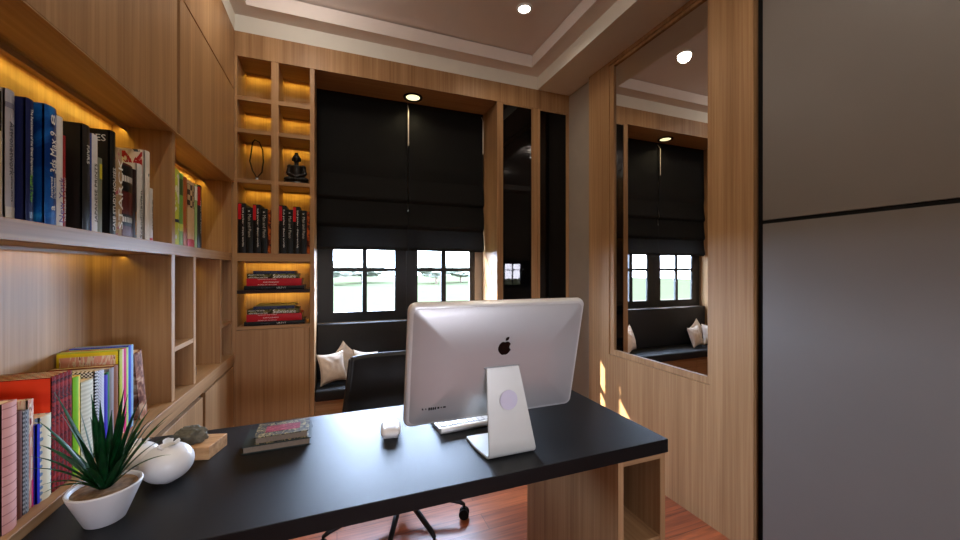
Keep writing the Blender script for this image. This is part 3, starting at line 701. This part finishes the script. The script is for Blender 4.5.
def blind(x0, x1, label, wand_x):
    t = thing('roman_blind', label, 'blind', ((x0 + x1) / 2, 2.815, 1.40), group='black roman blinds')
    folds = [(2.5195, 1.94), (1.95, 1.760), (1.77, 1.565), (1.575, 1.405)]
    for k, (zt, zb) in enumerate(folds):
        n = 22; pr = []
        for i in range(n + 1):
            s_ = i / n; z = zt + (zb - zt) * s_
            amp = .010 if k == 0 else .022
            bul = amp * (s_ ** 1.6) if s_ < .86 else amp * (.86 ** 1.6) * math.cos((s_ - .86) / .14 * PI / 2)
            pr.append((2.822 - bul - .002 * k * 0, z))
        b = bmesh.new(); A = []; B = []
        for i, (y, z) in enumerate(pr):
            fl = .006 * math.sin(PI * i / n) if k else 0
            A.append(b.verts.new((x0 , y, z))); B.append(b.verts.new((x1 - .004 + (fl if x1 > 1 else 0), y, z)))
        for i in range(n): b.faces.new((A[i], B[i], B[i + 1], A[i + 1]))
        r = bmesh.ops.solidify(b, geom=list(b.faces), thickness=.0015)
        m = MB(); m.bm = b; obj('fold', m, 'blind', t, 50)
    obj('head_rail', MB().box(x0, x1 - .004, 2.826, 2.848, 2.48, 2.5195), 'black', t)
    obj('bottom_bar', MB().box(x0 + .002, x1 - .006, 2.8235, 2.834, 1.404, 1.428), 'black', t)
    obj('wand', MB().cyl((wand_x, 2.793, 2.452), (wand_x, 2.793, 2.215), .0042, .0042, 8).cyl((wand_x, 2.793, 2.215), (wand_x, 2.793, 2.19), .0055, .004, 8).cyl((wand_x, 2.793, 2.452), (wand_x, 2.825, 2.50), .002, .002, 6), M.setdefault('wandm', plain('ivory_wand', srgb(226, 214, 196), .4)), t, 40)
blind(-.1315, .500, 'left black roman blind over the window seat', .498)
blind(.502, 1.110, 'right black roman blind over the window seat, next to the jamb', 1.096)

def downlight(x, y, z, r, label, bm_, ring, grp):
    t = thing('downlight', label, 'lamp', (x, y, z), group=grp)
    obj('ring', MB().lathe([(r * .70, -.001), (r * .72, -.006), (r * .97, -.007), (r, -.001), (r * .97, .0), (r * .70, .0)], (x, y, z - .0002), 40), ring, t, 40)
    obj('diffuser', MB().cyl((x, y, z - .0035), (x, y, z - .0008), r * .70, r * .70, 40), bm_, t)
downlight(.517, 2.715, 2.5198, .070, 'warm recessed downlight with black ring over the window seat', 'lamp_yellow', 'black', 'recessed downlights')
k = 0
LL = ['white recessed downlight in the ceiling tray near the mirror wall', 'added white ceiling downlight, out of view over the left shelves', 'added white ceiling downlight, out of view above the desk front, near the wardrobe',
      'added white ceiling downlight, out of view above the camera side, left', 'added white ceiling downlight, out of view at the rear of the room, right', 'added white ceiling downlight, out of view at the rear of the room, left']
LP = [(1.07, 2.035), (-.18, 2.01), (1.06, .75), (-.18, .75), (1.06, -.5), (-.18, -.5)]  # only the first is in view; the other five are added for light
for (x, y), lb in zip(LP, LL):
    downlight(x, y, ZCEIL - .0002, .050, lb, 'lamp_white', 'white_gloss', 'recessed downlights')

# ================================================================== GLASS CABINET AND RIGHT JAMB
dc = thing('display_cabinet', 'tall oak cabinet with two black glass doors right of the window seat', 'cabinet', (1.43, 2.70, 0))
obj('body', MB().box(1.1165, 1.1395, YB, 2.870, 0, 2.5195).box(1.7205, 1.7475, YB + .02, 2.870, 0, 2.5195).box(1.1395, 1.7205, 2.62, 2.87, 0, 2.5195).box(1.433, 1.462, YB + .004, 2.62, 0, 2.5195), 'wood_z', dc)
for xa, xb, ga, gb in ((1.1415, 1.4315, 1.165, 1.407), (1.4635, 1.7465, 1.482, 1.721)):
    d = obj('door', MB().box(xa, ga, YB - .002, YB + .018, .02, 2.518).box(gb, xb, YB - .002, YB + .018, .02, 2.518).box(ga, gb, YB - .002, YB + .018, 2.507, 2.518).box(ga, gb, YB - .002, YB + .018, .02, .06), 'wood_z', dc)
    obj('glass', MB().box(ga, gb, YB + .003, YB + .009, .06, 2.507), 'black_glass', d)

# ================================================================== MIRROR WALL
mw = thing('mirror_panelling', 'oak wall panelling surrounding the tall mirror', 'panelling', (1.73, 1.68, 0))
obj('panel', MB().box(XR, XW + .001, 1.311, 2.043, 0, .691).box(XR, XW + .001, 1.107, 1.311, 0, 2.6635).box(XR, XW + .001, 2.043, 2.257, 0, 2.6635).box(XR, XW + .001, 1.311, 2.043, 2.640, 2.6635), 'wood_z', mw)
obj('backing', MB().box(XW + .0015, 1.798, 1.10, 2.135, 0, 2.6635), 'recess', mw)
mr = thing('mirror', 'tall rectangular wall mirror in a slim oak frame on the right wall', 'mirror', (1.74, 1.68, .70))
x0, x1 = XR + .008, XW + .0005
obj('frame', MB().box(x0, x1, 1.3125, 1.330, .6925, 2.6385).box(x0, x1, 2.003, 2.0415, .6925, 2.6385).box(x0, x1, 1.330, 2.003, .6925, .728).box(x0, x1, 1.330, 2.003, 2.620, 2.6385), 'wood_z', mr)
obj('glass', MB().box(XR + .018, XR + .023, 1.330, 2.003, .728, 2.620), 'mirror', mr)

# wardrobe with matt sliding doors
wr = thing('wardrobe', 'built-in wardrobe with matt greige doors and black trim on the right', 'wardrobe', (1.76, .2, 0))
obj('carcass', MB().box(1.745, 1.799, -1.49, 1.0985, 0, 2.6635).box(XR + .020, 1.745, 1.073, 1.0985, 0, 2.6635), 'black', wr)
for y0, y1 in ((.14, 1.0712), (-.80, .132)):
    obj('door', MB().box(XR + .006, 1.743, y0, y1, .01, 1.4585, .001, 1), 'closet', wr)
    obj('door', MB().box(XR + .006, 1.743, y0, y1, 1.4745, 2.660, .001, 1), 'closet', wr)
obj('trim_rail', MB().box(XR + .010, 1.7445, -.80, 1.070, 1.459, 1.474), 'black', wr)

# ================================================================== DESK
dk = thing('desk', 'long black-topped desk with an oak pedestal in the foreground', 'desk', (.2, 1.13, 0))
obj('desktop', MB().box(XL + .0015, .934, .849, 1.421, .710, .750, .0015, 2), 'desk', dk)
obj('pedestal_side', MB().box(.755, .774, .860, 1.41, 0, .7095), 'wood_z', dk)
obj('pedestal_side', MB().box(.914, .933, .860, 1.41, 0, .7095), 'wood_z', dk)
obj('pedestal_top', MB().box(.774, .914, .860, 1.41, .690, .7095), 'wood_x', dk)
obj('pedestal_back', MB().box(.774, .914, 1.392, 1.41, 0, .690), 'wood_z', dk)
obj('shelf', MB().box(.774, .914, .862, 1.392, .436, .456), 'wood_y', dk)

# ================================================================== COMPUTER
ic = thing('desktop_computer', 'large silver all-in-one computer seen from behind, standing on the desk', 'computer', (.4325, .921, .7503))
def rrect(w, h, r, n=8):
    pts = []
    for cx_, cz_, a0 in ((w / 2 - r, h / 2 - r, 0), (-w / 2 + r, h / 2 - r, 90), (-w / 2 + r, -h / 2 + r, 180), (w / 2 - r, -h / 2 + r, 270)):
        for i in range(n + 1):
            a = math.radians(a0 + 90 * i / n); pts.append((cx_ + r * math.cos(a), cz_ + r * math.sin(a)))
    return pts
def loft(rings):
    b = bmesh.new(); R = []
    for pts in rings: R.append([b.verts.new(p) for p in pts])
    n = len(R[0])
    for A, B in zip(R, R[1:]):
        for i in range(n): b.faces.new((A[i], A[(i + 1) % n], B[(i + 1) % n], B[i]))
    b.faces.new(R[0][::-1]); b.faces.new(R[-1])
    return b
W, HH = .529, .350
def ring(ins, y, r=.020):
    w, h = W - 2 * ins, HH - 2 * ins
    return [(x, y, z) for x, z in rrect(w, h, max(r - ins * .3, .006))]  # noqa
TIL = Matrix.Translation((0, .0640, .2555)) @ Matrix.Rotation(math.radians(13), 4, 'X')   # screen leans back towards the camera
def body(rings, mat, name, sm, par):
    b = loft(rings); b.transform(TIL); m = MB(); m.bm = b; return obj(name, m, mat, par, sm, local=True)
shell = body([ring(.0, .004), ring(0, -.004), ring(.0015, -.010), ring(.005, -.0145), ring(.010, -.0165)], 'alu_rim', 'rim', 35, ic)
body([ring(.0102, -.0155), ring(.0125, -.0168), ring(.035, -.023), ring(.070, -.031), ring(.105, -.0355), ring(.13, -.0365)], 'alu', 'back_shell', True, ic)
body([ring(.001, .0042), ring(.001, .009), ring(.004, .010)], 'black_glass', 'screen_glass', 30, ic)
m = MB().box(-.235, .235, -.0185, -.0150, .1515, .1535); m.bm.transform(TIL); obj('vent_slot', m, plain('slot_grey', srgb(120, 116, 114), .6), ic, local=True)
# emblem: apple outline with a bite and a leaf
def emblem():
    pts = []
    N = 96
    for i in range(N):
        a = 2 * PI * i / N + PI / 2
        r = 1.0
        x = math.cos(a); z = math.sin(a)
        d_top = abs((a - PI / 2 + PI) % (2 * PI) - PI); d_bot = abs((a + PI / 2 + PI) % (2 * PI) - PI)
        r = 1.0 - .17 * math.exp(-(d_top / .30) ** 2) - .09 * math.exp(-(d_bot / .24) ** 2)
        r *= 1 + .05 * math.cos(2 * (a - PI / 4)) * 0
        X = x * r * (.93 if z > 0 else .93 - .17 * (-z) ** 1.6); Z = z * r * .98
        dx, dz = X - 1.12, Z - .16; dd = math.hypot(dx, dz)
        if dd < .47:
            X = 1.12 + dx / dd * .47; Z = .16 + dz / dd * .47
        pts.append((X, Z))
    leaf = []
    for i in range(13):
        s_ = i / 12; leaf.append((.02 + .50 * s_ - .16 * math.sin(PI * s_) , 1.02 + .50 * s_ + .14 * math.sin(PI * s_)))
    for i in range(1, 12):
        s_ = 1 - i / 12; leaf.append((.02 + .50 * s_ + .14 * math.sin(PI * s_), 1.02 + .50 * s_ - .16 * math.sin(PI * s_)))
    return pts, leaf
ap, lf = emblem(); S = .0215
m = MB()
m.poly([(x * S, -.0369, z * S + .048) for x, z in ap], (0, -.0005, 0)); m.poly([(x * S, -.0369, z * S + .048) for x, z in lf], (0, -.0005, 0))
m.bm.transform(TIL); obj('emblem', m, plain('gloss_black_emblem', srgb(8, 8, 9), .15), ic, local=True)
# sockets low on the left
xp = -.221
for wd, gp, hh in ((.003, .006, .002), (.002, .006, .003), (.0035, .0022, .0075), (.0035, .0022, .0075), (.0035, .0022, .0075), (.0035, .004, .0075), (.005, .004, .005), (.003, .004, .003), (.007, .003, .0035)):
    m = MB().box(xp, xp + wd, -.0305, -.02, -.114 - hh / 2, -.114 + hh / 2, 0); m.bm.transform(TIL)
    obj('port', m, 'black', ic, local=True); xp += wd + gp
# L-shaped stand
def stand():
    path = []
    T = .007
    for i in range(5): path.append((.148 - .133 * i / 4, T / 2, .141))
    R_ = .014; yc, zc = .014, T / 2 + R_
    lean = math.radians(7)
    for i in range(1, 9):
        a = -PI / 2 - (PI / 2 + lean) * 0 - (PI / 2 - lean) * i / 8
        path.append((yc + R_ * math.cos(a), zc + R_ * math.sin(a), .141))
    y, z, _ = path[-1]; L = (.240 - z)
    for i in range(1, 9):
        s_ = i / 8; path.append((y + math.tan(lean) * L * s_, z + L * s_, .141 - .043 * s_))  # leg narrows upwards
    b = bmesh.new(); rows = []
    for i, (y, z, w) in enumerate(path):
        p = Vector((0, y, z)); q0 = path[max(i - 1, 0)]; q1 = path[min(i + 1, len(path) - 1)]
        d = Vector((0, q1[0] - q0[0], q1[1] - q0[1])).normalized(); n = Vector((0, -d.z, d.y))
        rows.append([b.verts.new(p + n * k + Vector((.016 - .19 * min(y, .07) - (.0125 * (z - .02) / .22 if z > .02 else 0) + sx * w / 2, 0, 0))) for k, sx in ((T / 2, -1), (T / 2, 1), (-T / 2, 1), (-T / 2, -1))])
    for A, B in zip(rows, rows[1:]):
        for i in range(4): b.faces.new((A[i], A[(i + 1) % 4], B[(i + 1) % 4], B[i]))
    b.faces.new(rows[0]); b.faces.new(rows[-1][::-1])
    bmesh.ops.recalc_face_normals(b, faces=b.faces)
    bmesh.ops.bevel(b, geom=[e for e in b.edges if e.calc_face_angle(0) > 1.2], offset=.0015, segments=2, affect='EDGES')
    m = MB(); m.bm = b; return m, lean
m, lean = stand(); st = obj('stand', m, 'stand', ic, 50, local=True)
dy = .0015 + math.tan(lean) * (.155 - .02)
m = MB().cyl((0, 0, 0), (0, -.0006, 0), .0265, .0265, 40); m.bm.transform(Matrix.Translation((0.009, dy - .0072, .152)) @ Matrix.Rotation(-lean, 4, 'X'))
obj('cable_disc', m, 'lilac_disc', st, 40, local=True)
m = MB().box(-.057, .050, .026, .040, .2385, .2420, .001, 1); obj('hinge', m, 'chrome', ic, local=True)

# keyboard
kb = thing('keyboard', 'slim aluminium keyboard lying behind the computer screen', 'keyboard', (.437, 1.185, .7502), (0, 0, math.radians(3)))
obj('base', MB().poly([(-.14, -.050, 0), (-.14, .062, 0), (-.14, .062, .006), (-.14, -.050, .014)], (.28, 0, 0)), 'alu', kb, local=True)
obj('battery_tube', MB().cyl((-.14, -.053, .010), (.14, -.053, .010), .0095, .0095, 24), 'alu_rim', kb, 40, local=True)
for r_ in range(5):
    n_ = 14 if r_ < 4 else 9
    for c_ in range(n_):
        w_ = .262 / n_; x_ = -.131 + w_ * c_; y_ = -.034 + r_ * .0185
        zt = .014 - (y_ + .05) / .112 * .008
        obj('key', MB().box(x_ + .001, x_ + w_ - .001, y_, y_ + .0155, zt - .003, zt + .0025, .0006, 1), 'white_gloss', kb, local=True)
# mouse
ms = thing('mouse', 'white low-profile computer mouse left of the screen', 'mouse', (.157, 1.190, .7502), (0, 0, math.radians(-8)))
b = bmesh.new(); bmesh.ops.create_uvsphere(b, u_segments=32, v_segments=16, radius=1)
for v in b.verts:
    x, y, z = v.co; sx = math.copysign(abs(x) ** .5, x); sy = math.copysign(abs(y) ** .5, y)
    v.co = Vector((sx * .031, sy * .052, .014 + (z * .015 if z > 0 else z * .010)))
m = MB(); m.bm = b; obj('shell', m, 'white_gloss', ms, True, local=True)
obj('base', MB().box(-.022, .022, -.040, .040, 0, .006, .002, 2), 'alu', ms, local=True)

# ================================================================== DESK OBJECTS
def desk_book(c, w, d, th, z, mat, label, rot):
    t = thing('book', label, 'book', (c[0], c[1], z), (0, 0, rot), 'books lying on the desk')
    cvr = .0022
    obj('cover', MB().box(-w / 2, w / 2, -d / 2, d / 2, 0, cvr).box(-w / 2, w / 2, -d / 2, d / 2, th - cvr, th).box(-w / 2, w / 2, d / 2 - cvr, d / 2, 0, th), mat, t, local=True)
    obj('pages', MB().box(-w / 2 + .004, w / 2 - .004, -d / 2 + .004, d / 2 - cvr, cvr, th - cvr), 'pages_dim', t, local=True)
    return t
desk_book((-.160, 1.258), .174, .124, .0205, .7502, cover_mat(44, 54, 52), 'dark grey-green book lying under the ornate one on the desk', .02)
M['ornate'] = pattern('ornate_gilt_cover', 'noise', srgb(34, 36, 44), srgb(96, 90, 66), 90, srgb(168, 150, 104), .45)
t = desk_book((-.149, 1.250), .138, .100, .0200, .7709, M['ornate'], 'ornate gilt-patterned book with a red title panel, on top of the desk pair', .03)
obj('title_panel', MB().box(-.045, .045, -.022, .024, .0200, .0205), M.setdefault('redpanel', pattern('red_title_panel', 'noise', srgb(120, 24, 44), srgb(150, 40, 60), 60, srgb(170, 80, 90), .5)), t, local=True)

tag(obj('wood_block', MB().box(-.055, .055, -.044, .044, 0, .034, .0015, 2, Matrix.Translation((-.363, 1.253, .7502)) @ Matrix.Rotation(math.radians(-15), 4, 'Z')), 'block'), 'light oak block on the desk carrying the grey stone', 'wooden block')
b = bmesh.new(); bmesh.ops.create_icosphere(b, subdivisions=5, radius=1)
for v in b.verts:
    p = v.co.copy(); k = 1 + .30 * noise.noise(p * 1.7 + Vector((3, 1, 2))) + .12 * noise.noise(p * 4.5) + .05 * noise.noise(p * 11)
    v.co = Vector((p.x * .036 * k, p.y * .030 * k, max(p.z * .028 * k, -.017)))
zmin = min(v.co.z for v in b.verts)
for v in b.verts: v.co += Vector((-.378, 1.248, .7844 - zmin))
m = MB(); m.bm = b; tag(obj('stone', m, 'stone', None, 60), 'rough grey-green stone resting on the oak block', 'stone')

def vase(c, r, rz, label, open_=True, sd=1):
    t = thing('vase', label, 'vase', (c[0], c[1], .7502), group='round white vases on the desk')
    prof = []
    for i in range(0, 25):
        a = -PI / 2 + PI * i / 24 * .90
        prof.append((max(r * math.cos(a), .012 if i == 0 else 0), rz + rz * math.sin(a)))
    prof[0] = (r * .30, .0); prof.insert(0, (0, 0))
    rt, zt = prof[-1]
    prof += [(rt * .92, zt - .001), (rt * .8, zt - .010), (0, zt - .012)]
    obj('body', MB().lathe(prof, (c[0], c[1], .7502), 48), 'white_gloss', t, 60)
    # torn rim: petal-like flaps round the mouth
    for k_ in range(5):
        a = 2 * PI * k_ / 5 + sd; bb = bmesh.new(); G = []
        for i in range(5):
            for j in range(5):
                u = (j / 4 - .5) * .95; q = i / 4
                rr = rt * .9 + q * (.010 + .004 * math.sin(k_ * 2.1)); zz = zt - .002 + q * (.008 + .005 * math.sin(k_ * 1.7 + sd)) - .004 * q * q
                uu = u * (1 - .35 * q) * 1.25
                G.append(bb.verts.new((c[0] + rr * math.cos(a + uu), c[1] + rr * math.sin(a + uu), .7502 + zz + .002 * math.sin(7 * u + k_))))
        for i in range(4):
            for j in range(4): bb.faces.new((G[i * 5 + j], G[i * 5 + j + 1], G[(i + 1) * 5 + j + 1], G[(i + 1) * 5 + j]))
        bmesh.ops.solidify(bb, geom=list(bb.faces), thickness=.0016)
        mm = MB(); mm.bm = bb; obj('rim_petal', mm, 'white_gloss', t, True)
vase((-.383, 1.115), .0525, .0445, 'round white vase with a torn petal rim in front of the oak block', sd=.6)
vase((-.470, 1.190), .046, .036, 'smaller round white vase half hidden behind the plant', sd=2)

# potted plant
pp = thing('potted_plant', 'spiky green plant in a tapered white pot on the desk corner', 'plant', (-.4415, .985, .7502))
pc = (-.4415, .985, .7502)
obj('pot', MB().lathe([(0, 0), (.029, 0), (.032, .002), (.0575, .066), (.0585, .070), (.0565, .072), (.0530, .071), (.0500, .064), (0, .062)], pc, 48), 'white_matt', pp, 50)
obj('soil', MB().lathe([(0, .0665), (.03, .0675), (.0500, .0655), (.0495, .0625), (0, .0625)], pc, 36), 'soil', pp, True)
base = Vector((pc[0], pc[1], pc[2] + .066))
tips = [(-.544, .980, .972), (-.527, 1.000, 1.016), (-.498, .960, .987), (-.485, 1.030, .998), (-.420, 1.020, .993), (-.367, 1.000, 1.006), (-.348, 1.000, .961), (-.327, .970, .911),
        (-.321, .950, .878), (-.536, .950, .913), (-.527, .930, .898), (-.495, .900, .876), (-.484, .890, .867), (-.455, 1.040, .957), (-.376, .960, .995), (-.476, .970, .994), (-.548, 1.020, .926),
        (-.434, .950, 1.005), (-.352, .940, .958), (-.552, 1.000, .916), (-.40, 1.07, .94), (-.36, 1.05, .92), (-.46, 1.09, .93), (-.41, .90, .93), (-.43, .89, .90), (-.375, .91, .905),
        (-.50, 1.06, .94), (-.43, 1.03, 1.005), (-.395, .955, .975), (-.455, .92, .955), (-.345, 1.03, .94), (-.51, 1.00, .885)]
def leaf(tip, i):
    tip = Vector(tip); d = tip - base; hz = Vector((d.x, d.y, 0)); L = d.length
    b0 = base + hz.normalized() * .006 if hz.length > .001 else base
    ctrl = b0 + (tip - b0) * .5 + Vector((0, 0, .018 + .12 * hz.length))
    side = Vector((-d.y, d.x, 0)).normalized(); n = 12; b = bmesh.new(); rows = []
    for k_ in range(n + 1):
        s_ = k_ / n; p = b0 * (1 - s_) ** 2 + ctrl * 2 * s_ * (1 - s_) + tip * s_ ** 2
        tg = ((ctrl - b0) * (1 - s_) + (tip - ctrl) * s_).normalized(); up = side.cross(tg).normalized()
        w = .0063 * (math.sin(PI * min(1, .18 + s_ * .82)) ** .6) * (1 - s_ ** 3) + .0004
        rows.append([b.verts.new(p - side * w + up * w * .35), b.verts.new(p), b.verts.new(p + side * w + up * w * .35)])
    for A, B in zip(rows, rows[1:]):
        for j in range(2): b.faces.new((A[j], A[j + 1], B[j + 1], B[j]))
    bmesh.ops.solidify(b, geom=list(b.faces), thickness=.0006)
    m = MB(); m.bm = b; obj('leaf', m, 'leaf', pp, True)
for i, tp in enumerate(tips): leaf(tp, i)

# ================================================================== OFFICE CHAIR
hx, hy = .314, 1.93
ch = thing('office_chair', 'black leather office chair on castors behind the desk', 'chair', (hx, hy, 0))
legs = [(.603, 1.80), (.405, 1.62), (.205, 1.625), (-.058, 1.805), (.33, 2.25)]
for (x, y) in legs:
    d = Vector((x - hx, y - hy, 0)); 
    lg = obj('leg', MB().tube([Vector((hx, hy, .110)) + d * .08, Vector((hx, hy, .108)) + d * .4, Vector((hx, hy, .082)) + d * .93, Vector((hx, hy, .070)) + d * 1.0], .012, 10, radii=[.016, .014, .0115, .009]), 'steel', ch, True)
    p = Vector((x, y, 0)); s_ = Vector((-d.y, d.x, 0)).normalized()
    cs = obj('castor', MB().cyl((x, y, .075), (x, y, .052), .006, .006, 12).cyl(p + s_ * -.006 + Vector((0, 0, .040)), p + s_ * .006 + Vector((0, 0, .040)), .016, .016, 16), 'black', ch, 40)
    for sg in (-1, 1):
        obj('wheel', MB().cyl(p + s_ * sg * .007 + Vector((0, 0, .0255)), p + s_ * sg * .019 + Vector((0, 0, .0255)), .025, .025, 24), 'black', cs, 40)
obj('hub', MB().cyl((hx, hy, .085), (hx, hy, .135), .034, .028, 28), 'steel', ch, 40)
obj('gas_lift', MB().cyl((hx, hy, .13), (hx, hy, .26), .024, .024, 24).cyl((hx, hy, .26), (hx, hy, .40), .014, .014, 24), 'black', ch, 40)
obj('tilt_mechanism', MB().box(hx - .08, hx + .08, hy - .09, hy + .12, .385, .415, .006, 2), 'black', ch, 40)
obj('seat', MB().box(hx - .25, hx + .25, hy - .24, hy + .20, .415, .485, .028, 4), 'leather', ch, 40)
# curved low back, wrapping forward at its sides
b = bmesh.new(); G = []; nx, nz = 24, 14
for j in range(nz + 1):
    for i in range(nx + 1):
        u = -1 + 2 * i / nx; v = j / nz
        hw = .305 - .042 * v
        zz = .46 + (.335 - .006 * abs(u) ** 8) * v
        yy = 2.115 + .055 * v - .045 * abs(u) ** 3
        G.append(b.verts.new((hx + .005 + u * hw, yy, zz)))
for j in range(nz):
    for i in range(nx):
        a = j * (nx + 1) + i; b.faces.new((G[a], G[a + 1], G[a + nx + 2], G[a + nx + 1]))
bmesh.ops.recalc_face_normals(b, faces=b.faces)
bmesh.ops.solidify(b, geom=list(b.faces), thickness=.034)
bmesh.ops.bevel(b, geom=[e for e in b.edges if e.calc_face_angle(0) > 1.0], offset=.008, segments=3, affect='EDGES')
m = MB(); m.bm = b; obj('backrest', m, 'leather', ch, True)
obj('back_support', MB().tube([(hx, hy + .10, .40), (hx, hy + .24, .41), (hx, hy + .262, .47), (hx, hy + .262, .60)], .016, 10), 'steel', ch, True)

# ================================================================== LIGHT
w = bpy.data.worlds.new('sky'); sc.world = w; w.use_nodes = True
bg = w.node_tree.nodes['Background']; bg.inputs[0].default_value = (.56, .72, 1.0, 1); bg.inputs[1].default_value = 82.0

def lamp(kind, name, loc, energy, color, **kw):
    l = bpy.data.lights.new(name, kind); l.energy = energy; l.color = color
    rot = kw.pop('rot', (0, 0, 0))
    for k_, v_ in kw.items(): setattr(l, k_, v_)
    o = bpy.data.objects.new(name, l); o.location = loc; o.rotation_euler = rot; COL.objects.link(o); return o
sd = Vector((1.4, -1.0, -1.1)).normalized()
for nm, x0_, x1_, z0_, z1_, y_, rx_ in (('window_portal', -.03, .42, .95, 1.60, 2.86, -PI / 2), ('window_portal', .57, 1.02, .95, 1.60, 2.86, -PI / 2), ('window_portal', .03, 1.03, .96, 1.39, FY - .05, PI / 2)):
    pl = lamp('AREA', nm, ((x0_ + x1_) / 2, y_, (z0_ + z1_) / 2), 1, (1, 1, 1), shape='RECTANGLE', size=x1_ - x0_, size_y=z1_ - z0_, rot=(rx_, 0, 0))
    pl.data.cycles.is_portal = True
so = lamp('SUN', 'sun', (-4, 6, 6), 36.0, (1.0, .92, .80), angle=math.radians(.6)); so.rotation_euler = sd.to_track_quat('-Z', 'Y').to_euler()
for i, (x, y) in enumerate(LP):
    lamp('POINT', 'ceiling_fill', (x, y, ZCEIL - .11), 4.6, (1.0, .92, .84), shadow_soft_size=.01) if i else None  # added fill hung under the unseen downlights to brighten the ceiling
    lamp('SPOT', 'ceiling_spot', (x, y, ZCEIL - .02), 11, (1.0, .86, .68), spot_size=math.radians(150), spot_blend=.6, shadow_soft_size=.045)
lamp('SPOT', 'seat_spot', (.517, 2.715, 2.50), 3.0, (1.0, .82, .5), spot_size=math.radians(140), spot_blend=.6, shadow_soft_size=.04)
WARM = (1.0, .72, .11)
def strip(x0, x1, y0, y1, z, e, rx=0, ry=0):
    lx, ly = abs(x1 - x0), abs(y1 - y0)
    lamp('AREA', 'strip_light', ((x0 + x1) / 2, (y0 + y1) / 2, z), e, WARM, shape='RECTANGLE', size=max(lx, .004), size_y=max(ly, .004), rot=(rx, ry, 0))
strip(-.715, -.708, .2, 1.70, 1.7695, 1.15)
strip(-.715, -.708, 1.74, 2.53, 1.7695, .8)
strip(-.715, -.708, .2, 1.70, 1.312, .55)
strip(-.715, -.708, 1.96, 2.31, 1.312, .2)
for xa, xb, zt in cells:
    strip(xa + .01, xb - .01, YBK - .034, YBK - .027, zt - .0035, .14 * (xb - xa) / .17)

# ================================================================== CAMERA
cam = bpy.data.cameras.new('camera'); co = bpy.data.objects.new('camera', cam); COL.objects.link(co)
cam.sensor_width = 36; cam.lens = 14.0; cam.clip_start = .02; cam.clip_end = 400
co.location = (0, 0, 1.26); co.rotation_euler = (PI / 2, 0, -math.radians(20.96))
sc.camera = co
sc.view_settings.view_transform = 'Standard'; sc.view_settings.look = 'None'
sc.view_settings.exposure = -0.12; sc.view_settings.gamma = 1.0; sc.view_settings.use_curve_mapping = False
sc.cycles.max_bounces = 10; sc.cycles.diffuse_bounces = 5; sc.cycles.glossy_bounces = 5; sc.cycles.transparent_max_bounces = 10
sc.cycles.sample_clamp_indirect = 6.0; sc.cycles.caustics_reflective = False; sc.cycles.caustics_refractive = False
